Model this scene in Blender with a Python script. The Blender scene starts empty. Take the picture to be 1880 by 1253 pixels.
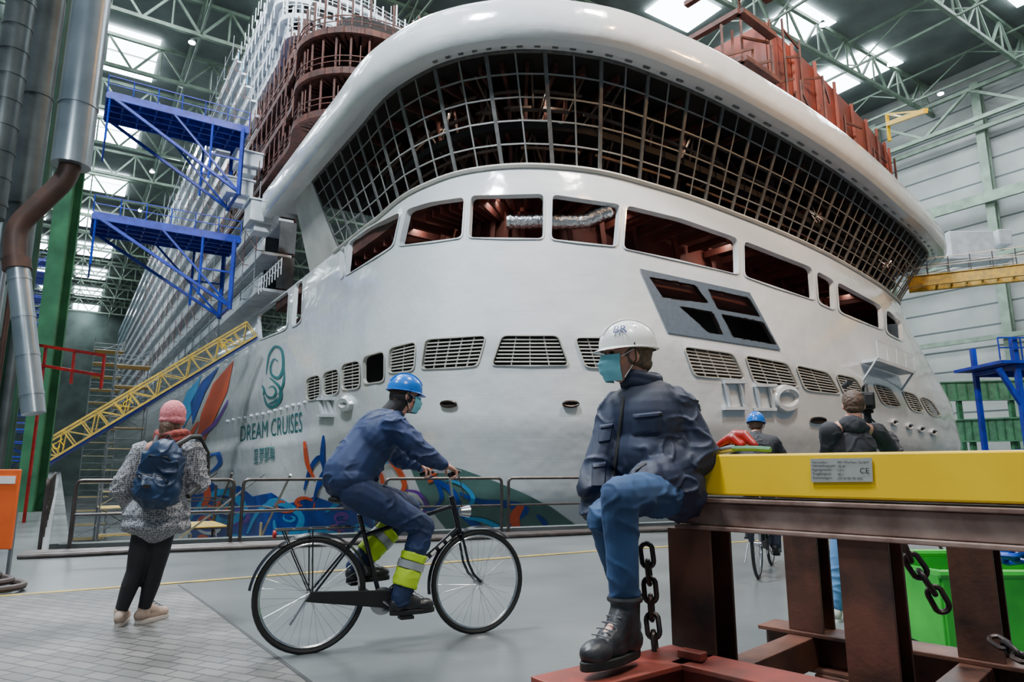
import bpy, math, random
from mathutils import Vector, Matrix, noise
from mathutils.bvhtree import BVHTree
from mathutils.geometry import delaunay_2d_cdt
V=Vector
random.seed(7)
H=1.17; TH=math.radians(10.6); F=1253.3; ct,st=math.cos(TH),math.sin(TH)
Z=V((0,0,1))
def ray(px,py):
    a=(px-940)/F; b=(626.5-py)/F
    return V((a,ct-b*st,st+b*ct))
def P(px,py,Y):
    d=ray(px,py); t=Y/d.y
    return V((d.x*t,Y,H+d.z*t))
def PZ(px,py,z):
    d=ray(px,py); t=(z-H)/d.z
    return V((d.x*t,d.y*t,z))
def proj(p):
    dz=p[2]-H; dep=p[1]*ct+dz*st; up=-p[1]*st+dz*ct
    return 940+F*p[0]/dep, 626.5-F*up/dep
# ---------------------------------------------------------------- materials
def mat(name,col,rough=.5,metal=0,col2=None,scale=5,amt=.5,bump=0,bscale=None,emit=0,spec=.5,detail=4,bd=.004):
    m=bpy.data.materials.new(name); m.use_nodes=True
    nt=m.node_tree; n=nt.nodes; l=nt.links; b=n['Principled BSDF']
    b.inputs['Base Color'].default_value=(*col,1); b.inputs['Roughness'].default_value=rough
    b.inputs['Metallic'].default_value=metal
    b.inputs['Specular IOR Level'].default_value=spec
    tc=n.new('ShaderNodeTexCoord')
    nz=n.new('ShaderNodeTexNoise'); nz.inputs['Scale'].default_value=scale; nz.inputs['Detail'].default_value=detail
    l.new(tc.outputs['Object'],nz.inputs['Vector'])
    c2=col2 if col2 else tuple(x*.85 for x in col)
    cr=n.new('ShaderNodeValToRGB'); e=cr.color_ramp.elements
    e[0].position=.5-.5*(1-amt)*.5-.05; e[1].position=.5+.5*(1-amt)*.5+.05
    e[0].color=(*c2,1); e[1].color=(*col,1)
    l.new(nz.outputs['Fac'],cr.inputs['Fac']); l.new(cr.outputs['Color'],b.inputs['Base Color'])
    if bump:
        n2=n.new('ShaderNodeTexNoise'); n2.inputs['Scale'].default_value=bscale or scale*3
        l.new(tc.outputs['Object'],n2.inputs['Vector'])
        bp=n.new('ShaderNodeBump'); bp.inputs['Strength'].default_value=bump; bp.inputs['Distance'].default_value=bd
        l.new(n2.outputs['Fac'],bp.inputs['Height']); l.new(bp.outputs['Normal'],b.inputs['Normal'])
    if emit:
        b.inputs['Emission Color'].default_value=(*col,1); b.inputs['Emission Strength'].default_value=emit
    return m
def nodes(m): return m.node_tree.nodes,m.node_tree.links,m.node_tree.nodes['Principled BSDF']
M_hull=mat('white_hull_paint',(.84,.85,.85),.15,0,(.64,.69,.74),.22,.2)
n,l,b=nodes(M_hull)
b.inputs['Coat Weight'].default_value=.7; b.inputs['Coat Roughness'].default_value=.06
tc=n.new('ShaderNodeTexCoord'); sp=n.new('ShaderNodeSeparateXYZ'); l.new(tc.outputs['Object'],sp.inputs[0])
mm=n.new('ShaderNodeMath'); mm.operation='PINGPONG'; mm.inputs[1].default_value=.42; l.new(sp.outputs['Z'],mm.inputs[0])
gt=n.new('ShaderNodeMath'); gt.operation='GREATER_THAN'; gt.inputs[1].default_value=.40; l.new(mm.outputs[0],gt.inputs[0])
nz=n.new('ShaderNodeTexNoise'); nz.inputs['Scale'].default_value=.9; l.new(tc.outputs['Object'],nz.inputs['Vector'])
ad=n.new('ShaderNodeMath'); ad.operation='MULTIPLY_ADD'; ad.inputs[1].default_value=-.35; l.new(gt.outputs[0],ad.inputs[0]); l.new(nz.outputs['Fac'],ad.inputs[2])
bp=n.new('ShaderNodeBump'); bp.inputs['Strength'].default_value=.4; bp.inputs['Distance'].default_value=.12
l.new(ad.outputs[0],bp.inputs['Height']); l.new(bp.outputs['Normal'],b.inputs['Normal'])
M_cream=mat('cream_white_paint',(.70,.68,.61),.4,0,(.52,.51,.47),.6,.4)
M_white=mat('white_paint',(.70,.74,.78),.45,0,(.5,.54,.58),1.2,.4)
M_frame=mat('grey_window_frame',(.17,.17,.165),.5,0,(.10,.10,.10),3,.5)
M_slat=mat('cream_slat',(.62,.60,.55),.5)
M_rust=mat('brown_rust_primer',(.13,.045,.032),.7,0,(.05,.022,.02),1.5,.6,.3)
M_scaf=mat('lit_scaffold_steel',(.16,.11,.085),.6,0,(.07,.04,.03),1.5,.5)  # rust steel lightened in colour so the scaffold inside looks lit
M_rustred=mat('red_oxide_primer',(.27,.05,.03),.65,0,(.11,.03,.022),.5,.5)
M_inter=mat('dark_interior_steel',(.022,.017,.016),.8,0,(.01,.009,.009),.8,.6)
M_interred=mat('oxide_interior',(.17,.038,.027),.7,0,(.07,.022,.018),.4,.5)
M_teal=mat('teal_lettering',(.02,.17,.18),.5)
M_artblue=mat('art_blue_paint',(.008,.07,.42),.4,0,(.004,.03,.20),.8,.5)
M_artlight=mat('art_light_blue_paint',(.04,.33,.66),.4)
M_artor=mat('art_orange_paint',(.75,.10,.03),.4)
M_artpur=mat('art_purple_paint',(.16,.04,.35),.4)
M_artgreen=mat('bow_grey_green_paint',(.10,.21,.19),.4,0,(.07,.15,.14),1,.5)
M_facet=mat('blue_grey_panel',(.12,.155,.20),.45)
M_green=mat('green_steel_paint',(.05,.20,.09),.5,0,(.025,.10,.05),1.5,.5)
M_greendk=mat('dark_green_steel_paint',(.02,.08,.04),.5,0,(.012,.045,.025),1.5,.5)
M_greenlt=mat('pale_green_steel',(.20,.28,.21),.55,0,(.12,.17,.13),.7,.5)
M_greenvivid=mat('vivid_green_paint',(.03,.42,.03),.45,0,(.015,.25,.02),3,.5)
M_blue=mat('blue_steel_paint',(.006,.035,.42),.4,0,(.004,.018,.22),2,.5)
M_yel=mat('yellow_safety_paint',(.88,.56,.0),.3,0,(.76,.45,.0),3,.3)
M_yelrail=mat('faded_yellow_paint',(.60,.38,.03),.5,0,(.3,.22,.06),3,.5)
M_ceil=mat('ceiling_sheet',(.17,.20,.19),.8,0,(.11,.13,.125),.3,.5)
M_sky=mat('skylight_panel',(.84,.93,1),.5,emit=15)
M_lamp=mat('lamp_glow',(.85,.93,1),.5,emit=140)
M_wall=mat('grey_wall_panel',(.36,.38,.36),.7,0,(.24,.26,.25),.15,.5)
n,l,b=nodes(M_wall)
tc=n.new('ShaderNodeTexCoord'); sp=n.new('ShaderNodeSeparateXYZ'); l.new(tc.outputs['Object'],sp.inputs[0])
mm=n.new('ShaderNodeMath'); mm.operation='PINGPONG'; mm.inputs[1].default_value=1.6; l.new(sp.outputs['Z'],mm.inputs[0])
gt=n.new('ShaderNodeMath'); gt.operation='GREATER_THAN'; gt.inputs[1].default_value=.14; l.new(mm.outputs[0],gt.inputs[0])
src=b.inputs['Base Color'].links[0].from_socket
mx=n.new('ShaderNodeMix'); mx.data_type='RGBA'; mx.inputs[6].default_value=(.07,.09,.09,1); l.new(gt.outputs[0],mx.inputs[0]); l.new(src,mx.inputs[7]); l.new(mx.outputs[2],b.inputs['Base Color'])
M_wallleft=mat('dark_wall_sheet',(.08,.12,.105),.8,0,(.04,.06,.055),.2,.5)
M_conc=mat('worn_concrete',(.15,.16,.16),.28,0,(.045,.052,.056),.55,.1,.25,14,detail=12)
M_conc2=mat('dock_concrete',(.10,.11,.11),.8,0,(.04,.05,.05),.6,.5,.3)
M_pave=mat('concrete_pavers',(.2,.2,.2),.6,0,(.25,.25,.25),3,.5)
n,l,b=nodes(M_pave)
tc=n.new('ShaderNodeTexCoord'); mp=n.new('ShaderNodeMapping'); mp.inputs['Rotation'].default_value=(0,0,.42); l.new(tc.outputs['Object'],mp.inputs[0])
br=n.new('ShaderNodeTexBrick'); br.inputs['Scale'].default_value=2.4; br.inputs['Color1'].default_value=(.145,.14,.13,1); br.inputs['Color2'].default_value=(.10,.098,.092,1)
br.inputs['Mortar'].default_value=(.03,.03,.028,1); br.inputs['Mortar Size'].default_value=.016; l.new(mp.outputs[0],br.inputs[0])
nz=n.new('ShaderNodeTexNoise'); nz.inputs['Scale'].default_value=1.1; nz.inputs['Detail'].default_value=10; l.new(tc.outputs['Object'],nz.inputs['Vector'])
mr_=n.new('ShaderNodeMapRange'); mr_.inputs[1].default_value=.35; mr_.inputs[2].default_value=.65; mr_.inputs[3].default_value=.5; mr_.inputs[4].default_value=1.35; l.new(nz.outputs['Fac'],mr_.inputs[0])
vm=n.new('ShaderNodeVectorMath'); vm.operation='SCALE'; l.new(br.outputs['Color'],vm.inputs[0]); l.new(mr_.outputs[0],vm.inputs['Scale']); l.new(vm.outputs[0],b.inputs['Base Color'])
bp=n.new('ShaderNodeBump'); bp.inputs['Strength'].default_value=.6; bp.inputs['Distance'].default_value=.012; bp.invert=True
l.new(br.outputs['Fac'],bp.inputs['Height']); l.new(bp.outputs['Normal'],b.inputs['Normal'])
M_line=mat('yellow_floor_paint',(.45,.30,.03),.6,0,(.16,.13,.05),6,.4)
M_galv=mat('galvanised_steel',(.36,.38,.40),.35,.8,(.25,.27,.29),3,.5)
M_duct=mat('silver_duct_sheet',(.42,.47,.51),.3,.75,(.26,.31,.34),1.2,.5)
M_ductdk=mat('dark_duct_sheet',(.16,.18,.18),.4,.7,(.07,.08,.08),1.5,.5)
M_foil=mat('crinkled_foil',(.6,.6,.6),.25,.9,(.4,.4,.42),8,.5,.8,12,bd=.05)
M_brownpipe=mat('rusty_pipe',(.10,.05,.035),.5,.4,(.05,.03,.025),3,.5)
M_railm=mat('grey_brown_rail',(.11,.10,.095),.4,.7,(.07,.055,.05),5,.5)
M_hose=mat('dark_rubber_hose',(.03,.026,.026),.6,0,(.07,.045,.04),3,.5)
M_rustbeam=mat('rusted_steel',(.17,.065,.04),.45,.35,(.03,.02,.018),3.5,.5,.35,40,detail=12)
M_rusttop=mat('flaking_rusted_steel',(.34,.24,.20),.45,.2,(.085,.03,.02),7,.2,.4,30,detail=14)
M_redbeam=mat('red_rusty_paint',(.33,.04,.025),.5,.1,(.09,.035,.025),5,.3,.35,30,detail=10)
M_steeldark=mat('dark_steel',(.035,.035,.04),.4,.7,(.07,.045,.035),8,.5)
M_plate=mat('aluminium_plate',(.55,.54,.50),.35,.6,(.48,.47,.44),6,.4)
M_ink=mat('black_print',(.01,.01,.01),.6)
M_orange=mat('orange_panel',(.85,.13,.015),.5)
M_skin=mat('skin',(.56,.29,.21),.5,0,(.47,.22,.16),9,.4)
M_navy=mat('navy_fabric',(.010,.019,.054),.62,0,(.006,.011,.03),4,.5,.4,220,bd=.001)
M_navyb=mat('navy_workwear',(.012,.031,.11),.7,0,(.007,.017,.055),4,.5,.4,220,bd=.001)
M_jeans=mat('blue_denim',(.025,.08,.20),.8,0,(.007,.024,.07),5,.3,.4,260,bd=.001)
M_jeanslt=mat('light_denim',(.10,.25,.48),.8,0,(.07,.18,.38),7,.5)
M_black=mat('black_fabric',(.008,.008,.01),.75,0,(.014,.014,.016),8,.5)
M_charc=mat('charcoal_fabric',(.028,.028,.036),.8,0,(.018,.018,.022),8,.5)
M_pink=mat('pink_knit',(.78,.25,.27),.85,0,(.55,.14,.17),50,.5,.8,110,bd=.006)
M_scarf=mat('rust_red_scarf',(.32,.05,.035),.85,0,(.15,.03,.03),20,.5,.5,60)
M_coat=mat('speckled_coat_knit',(.42,.42,.42),.85)
n,l,b=nodes(M_coat)
tc=n.new('ShaderNodeTexCoord'); vo=n.new('ShaderNodeTexVoronoi'); vo.inputs['Scale'].default_value=66; vo.inputs['Randomness'].default_value=.5; l.new(tc.outputs['Object'],vo.inputs['Vector'])
cr=n.new('ShaderNodeValToRGB'); cr.color_ramp.elements[0].position=.25; cr.color_ramp.elements[1].position=.6
cr.color_ramp.elements[0].color=(.05,.05,.06,1); cr.color_ramp.elements[1].color=(.34,.34,.36,1)
l.new(vo.outputs['Distance'],cr.inputs[0]); l.new(cr.outputs[0],b.inputs['Base Color'])
M_pack=mat('blue_nylon',(.004,.028,.085),.5,0,(.002,.013,.04),5,.5)
M_hiviz=mat('hi_vis_yellow',(.55,.80,.02),.6)
M_refl=mat('reflective_grey',(.38,.40,.42),.35,.2)
M_helw=mat('white_helmet_plastic',(.84,.84,.82),.22)
M_helb=mat('blue_helmet_plastic',(.006,.15,.60),.22)
M_mask=mat('surgical_mask_blue',(.20,.56,.64),.7)
M_hairb=mat('brown_hair',(.10,.05,.025),.6,0,(.04,.02,.012),60,.5,.6,150)
M_hairg=mat('greying_hair',(.14,.10,.07),.6,0,(.06,.045,.035),60,.5,.6,150)
M_eye=mat('eye_dark',(.03,.025,.02),.2)
M_sole=mat('grey_sole',(.50,.46,.42),.7)
M_beige=mat('beige_suede',(.42,.31,.25),.8)
M_boot=mat('black_boot_leather',(.010,.010,.012),.4,0,(.03,.03,.034),14,.5,.3,60)
M_lace=mat('grey_lace',(.10,.10,.11),.7)
M_tire=mat('black_tyre_rubber',(.012,.012,.012),.6)
M_bike=mat('black_bike_enamel',(.012,.012,.018),.22)
M_chrome=mat('brushed_chrome',(.55,.55,.57),.25,.95)
M_redp=mat('red_enamel',(.40,.012,.01),.35,0,(.16,.01,.01),8,.5)
M_bluech=mat('blue_chain_paint',(.008,.07,.50),.35,.2,(.005,.03,.22),8,.5)
M_hblue=mat('navy_print',(.004,.02,.16),.5)
# ---------------------------------------------------------------- builders
class MB:
    def __init__(s,M=None): s.v=[]; s.f=[]; s.M=M
    def add(s,vs,fs):
        o=len(s.v)
        for p in vs:
            p=V(p); s.v.append(s.M@p if s.M else p)
        for f in fs: s.f.append([i+o for i in f])
    def box(s,c,size,R=None):
        c=V(c); x,y,z=[a/2 for a in size]
        vs=[V((i*x,j*y,k*z)) for k in(-1,1) for j in(-1,1) for i in(-1,1)]
        if R: vs=[R@p for p in vs]
        s.add([c+p for p in vs],[(0,2,3,1),(4,5,7,6),(0,1,5,4),(2,6,7,3),(0,4,6,2),(1,3,7,5)])
    def beam(s,p,q,w,h=None,up=None):
        p=V(p);q=V(q);h=h or w; d=(q-p); L=d.length
        if L<1e-6: return
        d/=L; up=V(up) if up else Z
        if abs(d.dot(up))>.98: up=V((1,0,0)) if abs(d.x)<.9 else V((0,1,0))
        sd=d.cross(up).normalized(); u=sd.cross(d)
        R=Matrix((d,sd,u)).transposed()
        s.box((p+q)/2,(L,w,h),R)
    def cyl(s,p,q,r1,r2=None,n=12):
        s.tube([p,q],[r1,r1 if r2 is None else r2],n)
    def tube(s,pts,r,n=8,closed=False):
        pts=[V(p) for p in pts]; N=len(pts)
        rs=r if isinstance(r,(list,tuple)) else [r]*N
        vs=[];fs=[];prev=None
        for i,p in enumerate(pts):
            if closed: t=pts[(i+1)%N]-pts[i-1]
            else: t=pts[min(i+1,N-1)]-pts[max(i-1,0)]
            t=t.normalized() if t.length>1e-9 else Z
            if prev is None:
                a=V((0,0,1)) if abs(t.z)<.9 else V((1,0,0)); x=t.cross(a).normalized()
            else:
                x=prev-t*prev.dot(t); x=x.normalized()
            prev=x; y=t.cross(x)
            for k in range(n):
                a=2*math.pi*k/n; vs.append(p+(x*math.cos(a)+y*math.sin(a))*rs[i])
        for i in range(N if closed else N-1):
            j=(i+1)%N
            for k in range(n):
                k2=(k+1)%n; fs.append((i*n+k,i*n+k2,j*n+k2,j*n+k))
        if not closed:
            fs.append(tuple(range(n))[::-1]); fs.append(tuple((N-1)*n+k for k in range(n)))
        s.add(vs,fs)
    def ell(s,c,rad,R=None,n=16,m=10):
        c=V(c); 
        if not isinstance(rad,(tuple,list)): rad=(rad,)*3
        vs=[V((0,0,rad[2]))]
        for j in range(1,m):
            th=math.pi*j/m
            for i in range(n):
                a=2*math.pi*i/n; vs.append(V((rad[0]*math.sin(th)*math.cos(a),rad[1]*math.sin(th)*math.sin(a),rad[2]*math.cos(th))))
        vs.append(V((0,0,-rad[2]))); e=len(vs)-1; fs=[]
        for i in range(n): fs.append((0,1+i,1+(i+1)%n))
        for j in range(m-2):
            for i in range(n):
                a=1+j*n+i; b_=1+j*n+(i+1)%n; fs.append((a,a+n,b_+n,b_))
        for i in range(n): fs.append((e,1+(m-2)*n+(i+1)%n,1+(m-2)*n+i))
        if R: vs=[R@p for p in vs]
        s.add([c+p for p in vs],fs)
    def limb(s,pts,rs,n=14):
        for i in range(len(pts)-1):
            s.tube([pts[i],pts[i+1]],[rs[i],rs[i+1]],n)
        for p,r in zip(pts,rs): s.ell(p,r*1.0,None,n,8)
    def prism(s,pts,off):
        n=len(pts); off=V(off); pts=[V(p) for p in pts]
        s.add(pts+[p+off for p in pts],[tuple(range(n))[::-1],tuple(range(n,2*n))]+[(i,(i+1)%n,(i+1)%n+n,i+n) for i in range(n)])
    def ibeam(s,p,q,w,h,t=.015,up=None):
        p=V(p);q=V(q); u=V(up) if up else Z
        s.beam(p+u*(h/2-t/2),q+u*(h/2-t/2),w,t,u); s.beam(p-u*(h/2-t/2),q-u*(h/2-t/2),w,t,u); s.beam(p,q,t,h-2*t,u)
def wl(o):
    p=V((0,0,0))
    while o: p+=o.location; o=o.parent
    return p
def props(o,**k):
    for a,b_ in k.items(): o[a]=b_
def min_base(mb):
    xs=[p.x for p in mb.v]; ys=[p.y for p in mb.v]; zs=[p.z for p in mb.v]
    return V(((min(xs)+max(xs))/2,(min(ys)+max(ys))/2,min(zs)))
def mk(name,mb,m,parent=None,smooth=False,bevel=0,loc=None,**k):
    base=wl(parent) if parent else V((0,0,0)); off=V(loc) if loc is not None else (V((0,0,0)) if parent else (min_base(mb)))
    me=bpy.data.meshes.new(name); me.from_pydata([p-base-off for p in mb.v],[],mb.f); me.update()
    o=bpy.data.objects.new(name,me); bpy.context.scene.collection.objects.link(o); o.location=off
    if parent: o.parent=parent
    me.materials.append(m)
    if smooth:
        for p in me.polygons: p.use_smooth=True
        try: me.set_sharp_from_angle(angle=.7)
        except Exception: pass
    if bevel:
        bv=o.modifiers.new('bevel','BEVEL'); bv.width=bevel; bv.segments=2; bv.limit_method='ANGLE'
    props(o,**k); return o
def empty(name,loc,label,cat,**k):
    o=bpy.data.objects.new(name,None); o.empty_display_size=.2; bpy.context.scene.collection.objects.link(o); o.location=V(loc)
    o['label']=label; o['category']=cat; props(o,**k); return o
def dupe(root,loc):
    r=root.copy(); bpy.context.scene.collection.objects.link(r); r.location=V(loc)
    def rec(src,dst):
        for c in src.children:
            d=c.copy(); bpy.context.scene.collection.objects.link(d); d.parent=dst; rec(c,d)
    rec(root,r); return r
def folds(o,amp,fx=5,fz=11):
    base=wl(o); me=o.data; new=[]
    for v in me.vertices:
        p=v.co+base; q=p+noise.noise_vector(p*4)*.07
        n1=noise.noise(V((q.x*fx,q.y*fx,q.z*fz))); n2=noise.noise(V((q.x*fx*1.7+q.z*6+3,q.y*fx*1.7,q.z*fz*.8-q.x*5)))
        r1=max(0,1-abs(n1)*5)**1.5; r2=max(0,1-abs(n2)*4.5)**1.5
        m1=min(1,max(0,noise.noise(p*3.1+V((7,0,0)))*2.5+.55)); m2=min(1,max(0,noise.noise(p*3.7+V((0,9,0)))*2.5+.5))
        h=r1*m1+.8*r2*m2-.35+.7*noise.noise(p*5)
        new.append(v.co+v.normal*(amp*h))
    for v,c in zip(me.vertices,new): v.co=c
    me.update()
def remesh(mb,name,m,parent,vox=.01,smooth=4,disp=0,dsize=.1,fold=0,**k):
    o=mk(name,mb,m,parent,**k)
    md=o.modifiers.new('r','REMESH'); md.mode='VOXEL'; md.voxel_size=vox; md.use_smooth_shade=True
    sm=o.modifiers.new('s','SMOOTH'); sm.iterations=smooth; sm.factor=.5
    if disp:
        t=bpy.data.textures.new('folds','CLOUDS'); t.noise_scale=dsize; t.noise_depth=2
        d=o.modifiers.new('d','DISPLACE'); d.texture=t; d.strength=disp; d.mid_level=.5
    dg=bpy.context.evaluated_depsgraph_get(); ev=o.evaluated_get(dg)
    me=bpy.data.meshes.new_from_object(ev); o.modifiers.clear(); old=o.data; o.data=me; bpy.data.meshes.remove(old)
    for p in me.polygons: p.use_smooth=True
    if fold: folds(o,fold)
    return o
def bil(q,u,v):
    (a,b_,c,d)=[V(p) for p in q]
    return (a*(1-u)+b_*u)*(1-v)+(d*(1-u)+c*u)*v
def drape(o,quad,off,m,name,nu=10,nv=8,**k):
    """cloth piece lying on the surface of garment o, given four corners TL TR BR BL"""
    base=wl(o); bv=BVHTree.FromPolygons([tuple(v.co) for v in o.data.vertices],[tuple(p.vertices) for p in o.data.polygons])
    rows=[]
    for j in range(nv+1):
        r=[]
        for i in range(nu+1):
            p=bil(quad,i/nu,j/nv); d=ray(p.x,p.y).normalized(); loc,nr,ix,ds=bv.ray_cast(CAM-base,d)
            if loc is None: return None
            edge=min(i,nu-i,j,nv-j); r.append(loc+base-d*(off if edge>0 else -.004))
        rows.append(r)
    return mk(name,gridmesh(rows),m,o,smooth=True,**k)
def textmesh(s):
    c=bpy.data.curves.new('t','FONT'); c.body=s; c.size=1; c.resolution_u=3
    o=bpy.data.objects.new('t',c); bpy.context.scene.collection.objects.link(o)
    dg=bpy.context.evaluated_depsgraph_get(); me=bpy.data.meshes.new_from_object(o.evaluated_get(dg))
    vs=[v.co.copy() for v in me.vertices]; fs=[tuple(p.vertices) for p in me.polygons]
    bpy.data.objects.remove(o); bpy.data.curves.remove(c); bpy.data.meshes.remove(me)
    if not vs: return [],[],1,1
    x0=min(v.x for v in vs); y0=min(v.y for v in vs); W=max(v.x for v in vs)-x0; Hh=max(v.y for v in vs)-y0
    return [V((v.x-x0,v.y-y0,0)) for v in vs],fs,W,Hh
def flat_text(s,o,xd,yd,height,m,parent,name='lettering'):
    vs,fs,W,Hh=textmesh(s)
    if not vs: return
    sx=sy=height/.73
    mb=MB(); mb.add([V(o)+V(xd)*v.x*sx+V(yd)*v.y*sy for v in vs],fs); return mk(name,mb,m,parent)
# ---------------------------------------------------------------- hull surface
AX=V((-.545,.838)); PR=V((.838,.545)); PR3=V((.838,.545,0)); RAX=Matrix.Rotation(math.atan2(.545,.838),3,'Z')
def side(L): return (-12-.545*L,39.5+.838*L)
CP=[side(230),side(120),side(60),side(30),side(14),side(5),(-12,39.5),(-8.4,34.0),(-5.3,29.5),(-2.8,27.5),(0,26.7),(3.5,27.1),(7.7,29.3),(13,33.2),(19.2,38.5),(26,45.2),(32,51.5),(35.8,56.5),(36.6,61),(34,67),(34-.545*40,67+.838*40),(34-.545*150,67+.838*150)]
CP=[V(p) for p in CP]; NC=len(CP)
NR=[]
for i in range(NC):
    t=(CP[min(i+1,NC-1)]-CP[max(i-1,0)]).normalized(); NR.append(V((t.y,-t.x)))
WR=[0]*15+[.3,.8,1,1,1,1,1]
def tab(T,z):
    if z<=T[0][0]: return T[0][1]
    for (a,b_),(c,d) in zip(T,T[1:]):
        if z<=c: return b_+(d-b_)*(z-a)/(c-a)
    return T[-1][1]
OFF=[(-9,-8),(-5,-5),(-2,-2.4),(0,-1.2),(3,-.3),(6.4,0),(10.5,-.5),(12.8,-.9),(14.2,-1.3),(19,0),(30,0)]
RS=[(1,4.5),(3.5,4),(6.4,1.5),(9,-1.5),(12,-4.5),(14.3,-4.5),(19,0),(20.5,.5)]
FD=V((.73,.68))
def C(u,z,extra=0):
    o=tab(OFF,z); r=tab(RS,z)
    i=int(math.floor(u)); i=max(0,min(NC-2,i)); t=u-i
    def q(k):
        k=max(0,min(NC-1,k)); w=1 if k>6 else (.5 if k==6 else .15)
        oo=o*(w if z<3 else 1)+extra
        return CP[k]+NR[k]*oo+FD*(r*WR[k])
    p0,p1,p2,p3=q(i-1),q(i),q(i+1),q(i+2)
    L=(p2-p1).length; L0=max((p1-p0).length,.001); L2=max((p3-p2).length,.001)
    m1=((p2-p1)/L*L0+(p1-p0)/L0*L)/(L+L0)*L if (p1-p0).length>.01 else (p2-p1)
    m2=((p3-p2)/L2*L+(p2-p1)/L*L2)/(L+L2)*L if (p3-p2).length>.01 else (p2-p1)
    t2=t*t;t3=t2*t
    return p1*(2*t3-3*t2+1)+m1*(t3-2*t2+t)+p2*(-2*t3+3*t2)+m2*(t3-t2)
def C3(u,z,extra=0,zz=None):
    p=C(u,z,extra); return V((p.x,p.y,z if zz is None else zz))
def N3(u,z):
    d=(C(u+.03,z)-C(u-.03,z)).normalized(); return V((d.y,-d.x,0))
def us(a,b_,st_): 
    n_=max(1,int(round((b_-a)/st_))); return [a+(b_-a)*i/n_ for i in range(n_+1)]
def gridmesh(rows):
    mb=MB(); nr=len(rows); nc=len(rows[0]); 
    mb.add([p for r in rows for p in r],[(j*nc+i,j*nc+i+1,(j+1)*nc+i+1,(j+1)*nc+i) for j in range(nr-1) for i in range(nc-1)])
    return mb
_r=[[C3(u,z) for u in us(1,18.2,.08)] for z in us(-9,20,.5)]
_g=gridmesh(_r); BV=BVHTree.FromPolygons([tuple(v) for v in _g.v],_g.f)
CAM=V((0,0,H))
def surf(px,py,off=.04):
    d=ray(px,py).normalized(); loc,nr,ix,ds=BV.ray_cast(CAM,d)
    if loc is None: return None
    if nr.dot(d)>0: nr=-nr
    return loc+nr*off
def inv(px,py):
    p=surf(px,py,0)
    if p is None: return None
    q=V((p.x,p.y)); best=min(us(1,18.2,.1),key=lambda u:(C(u,p.z)-q).length_squared)
    a,b_=best-.1,best+.1
    for _ in range(12):
        m1=a+(b_-a)/3; m2=b_-(b_-a)/3
        if (C(m1,p.z)-q).length_squared<(C(m2,p.z)-q).length_squared: b_=m2
        else: a=m1
    return ((a+b_)/2,p.z)
def dens(poly,step=14):
    o=[]
    for i,p in enumerate(poly):
        q=poly[(i+1)%len(poly)]; d=math.hypot(q[0]-p[0],q[1]-p[1]); n_=max(1,int(d/step))
        for k in range(n_): o.append((p[0]+(q[0]-p[0])*k/n_,p[1]+(q[1]-p[1])*k/n_))
    return o
def rnd(poly,r=5):
    o=[]; n_=len(poly)
    for i in range(n_):
        p=V(poly[i]); a=V(poly[i-1]); b_=V(poly[(i+1)%n_])
        ra=min(r,(a-p).length*.4); rb=min(r,(b_-p).length*.4)
        A=p+(a-p).normalized()*ra; B=p+(b_-p).normalized()*rb
        for t in (0,.33,.67,1): o.append(tuple(A*(1-t)**2+p*2*t*(1-t)+B*t*t))
    return o
def inside(x,y,poly):
    c=False;n_=len(poly);j=n_-1
    for i in range(n_):
        xi,yi=poly[i];xj,yj=poly[j]
        if (yi>y)!=(yj>y) and x<(xj-xi)*(y-yi)/(yj-yi)+xi: c=not c
        j=i
    return c
GR=[[(563,695),(588,688),(588,731),(563,736)],[(594,685),(622,677),(622,722),(594,727)],[(628,670),(661,662),(661,712),(628,716)],[(668,656),(706,645),(706,700),(668,705)],
[(716,640),(764,628),(760,680),(714,685)],[(782,624),(892,617),(876,672),(774,678)],[(922,617),(1024,617),(1044,671),(903,671)],[(1056,621),(1150,621),(1158,676),(1075,674)],
[(1255,637),(1345,650),(1368,697),(1275,690)],[(1367,653),(1445,668),(1467,712),(1385,703)],[(1460,671),(1520,685),(1543,724),(1478,716)],[(1533,687),(1570,695),(1590,730),(1550,724)],
[(1603,705),(1632,712),(1655,748),(1622,743)],[(1655,718),(1680,725),(1697,757),(1674,754)],[(1687,728),(1708,735),(1728,765),(1708,762)]]
WN=[[(625,462),(634,452),(632,508),(625,512)],[(641,446),(680,418),(736,390),(722,452),(634,508)],[(748,385),(790,372),(853,363),(848,437),(733,452)],[(865,360),(998,357),(997,439),(861,437)],
[(1014,358),(1138,376),(1131,453),(1012,440)],[(1150,378),(1250,402),(1353,438),(1355,505),(1245,478),(1144,457)],[(1365,443),(1490,492),(1495,552),(1366,508)],[(1498,498),(1530,515),(1532,570),(1502,556)],
[(1536,518),(1618,562),(1621,607),(1540,573)],[(1626,568),(1655,592),(1658,628),(1627,611)],[(473,577),(531,534),(527,603),(476,625)],[(542,524),(557,513),(554,590),(536,602)]]
FW=[[(1190,509),(1275,524),(1300,558),(1215,547)],[(1298,531),(1372,547),(1395,583),(1316,569)],[(1245,563),(1306,573),(1327,616),(1300,612)],[(1322,577),(1400,592),(1424,634),(1345,620)]]
cuts=[]
for g in GR: cuts.append(rnd(g,9))
for w in WN: cuts.append(rnd(w,9))
for w in FW: cuts.append(rnd(w,5))
US=6.0
pts=[];edges=[];polysUZ=[]
for cpoly in cuts:
    d=[inv(*q) for q in dens(cpoly,12)]
    if any(x is None for x in d): polysUZ.append(None); continue
    o=len(pts); pts+=[(u*US,z) for u,z in d]; edges+=[(o+i,o+(i+1)%len(d)) for i in range(len(d))]
    polysUZ.append([(u*US,z) for u,z in d])
ZT=14.2
ug=us(0,3,.5)+us(3,6,.15)[1:]+us(6,17,.09)[1:]+us(17,19.5,.12)[1:]+us(19.5,21,.5)[1:]
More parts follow.
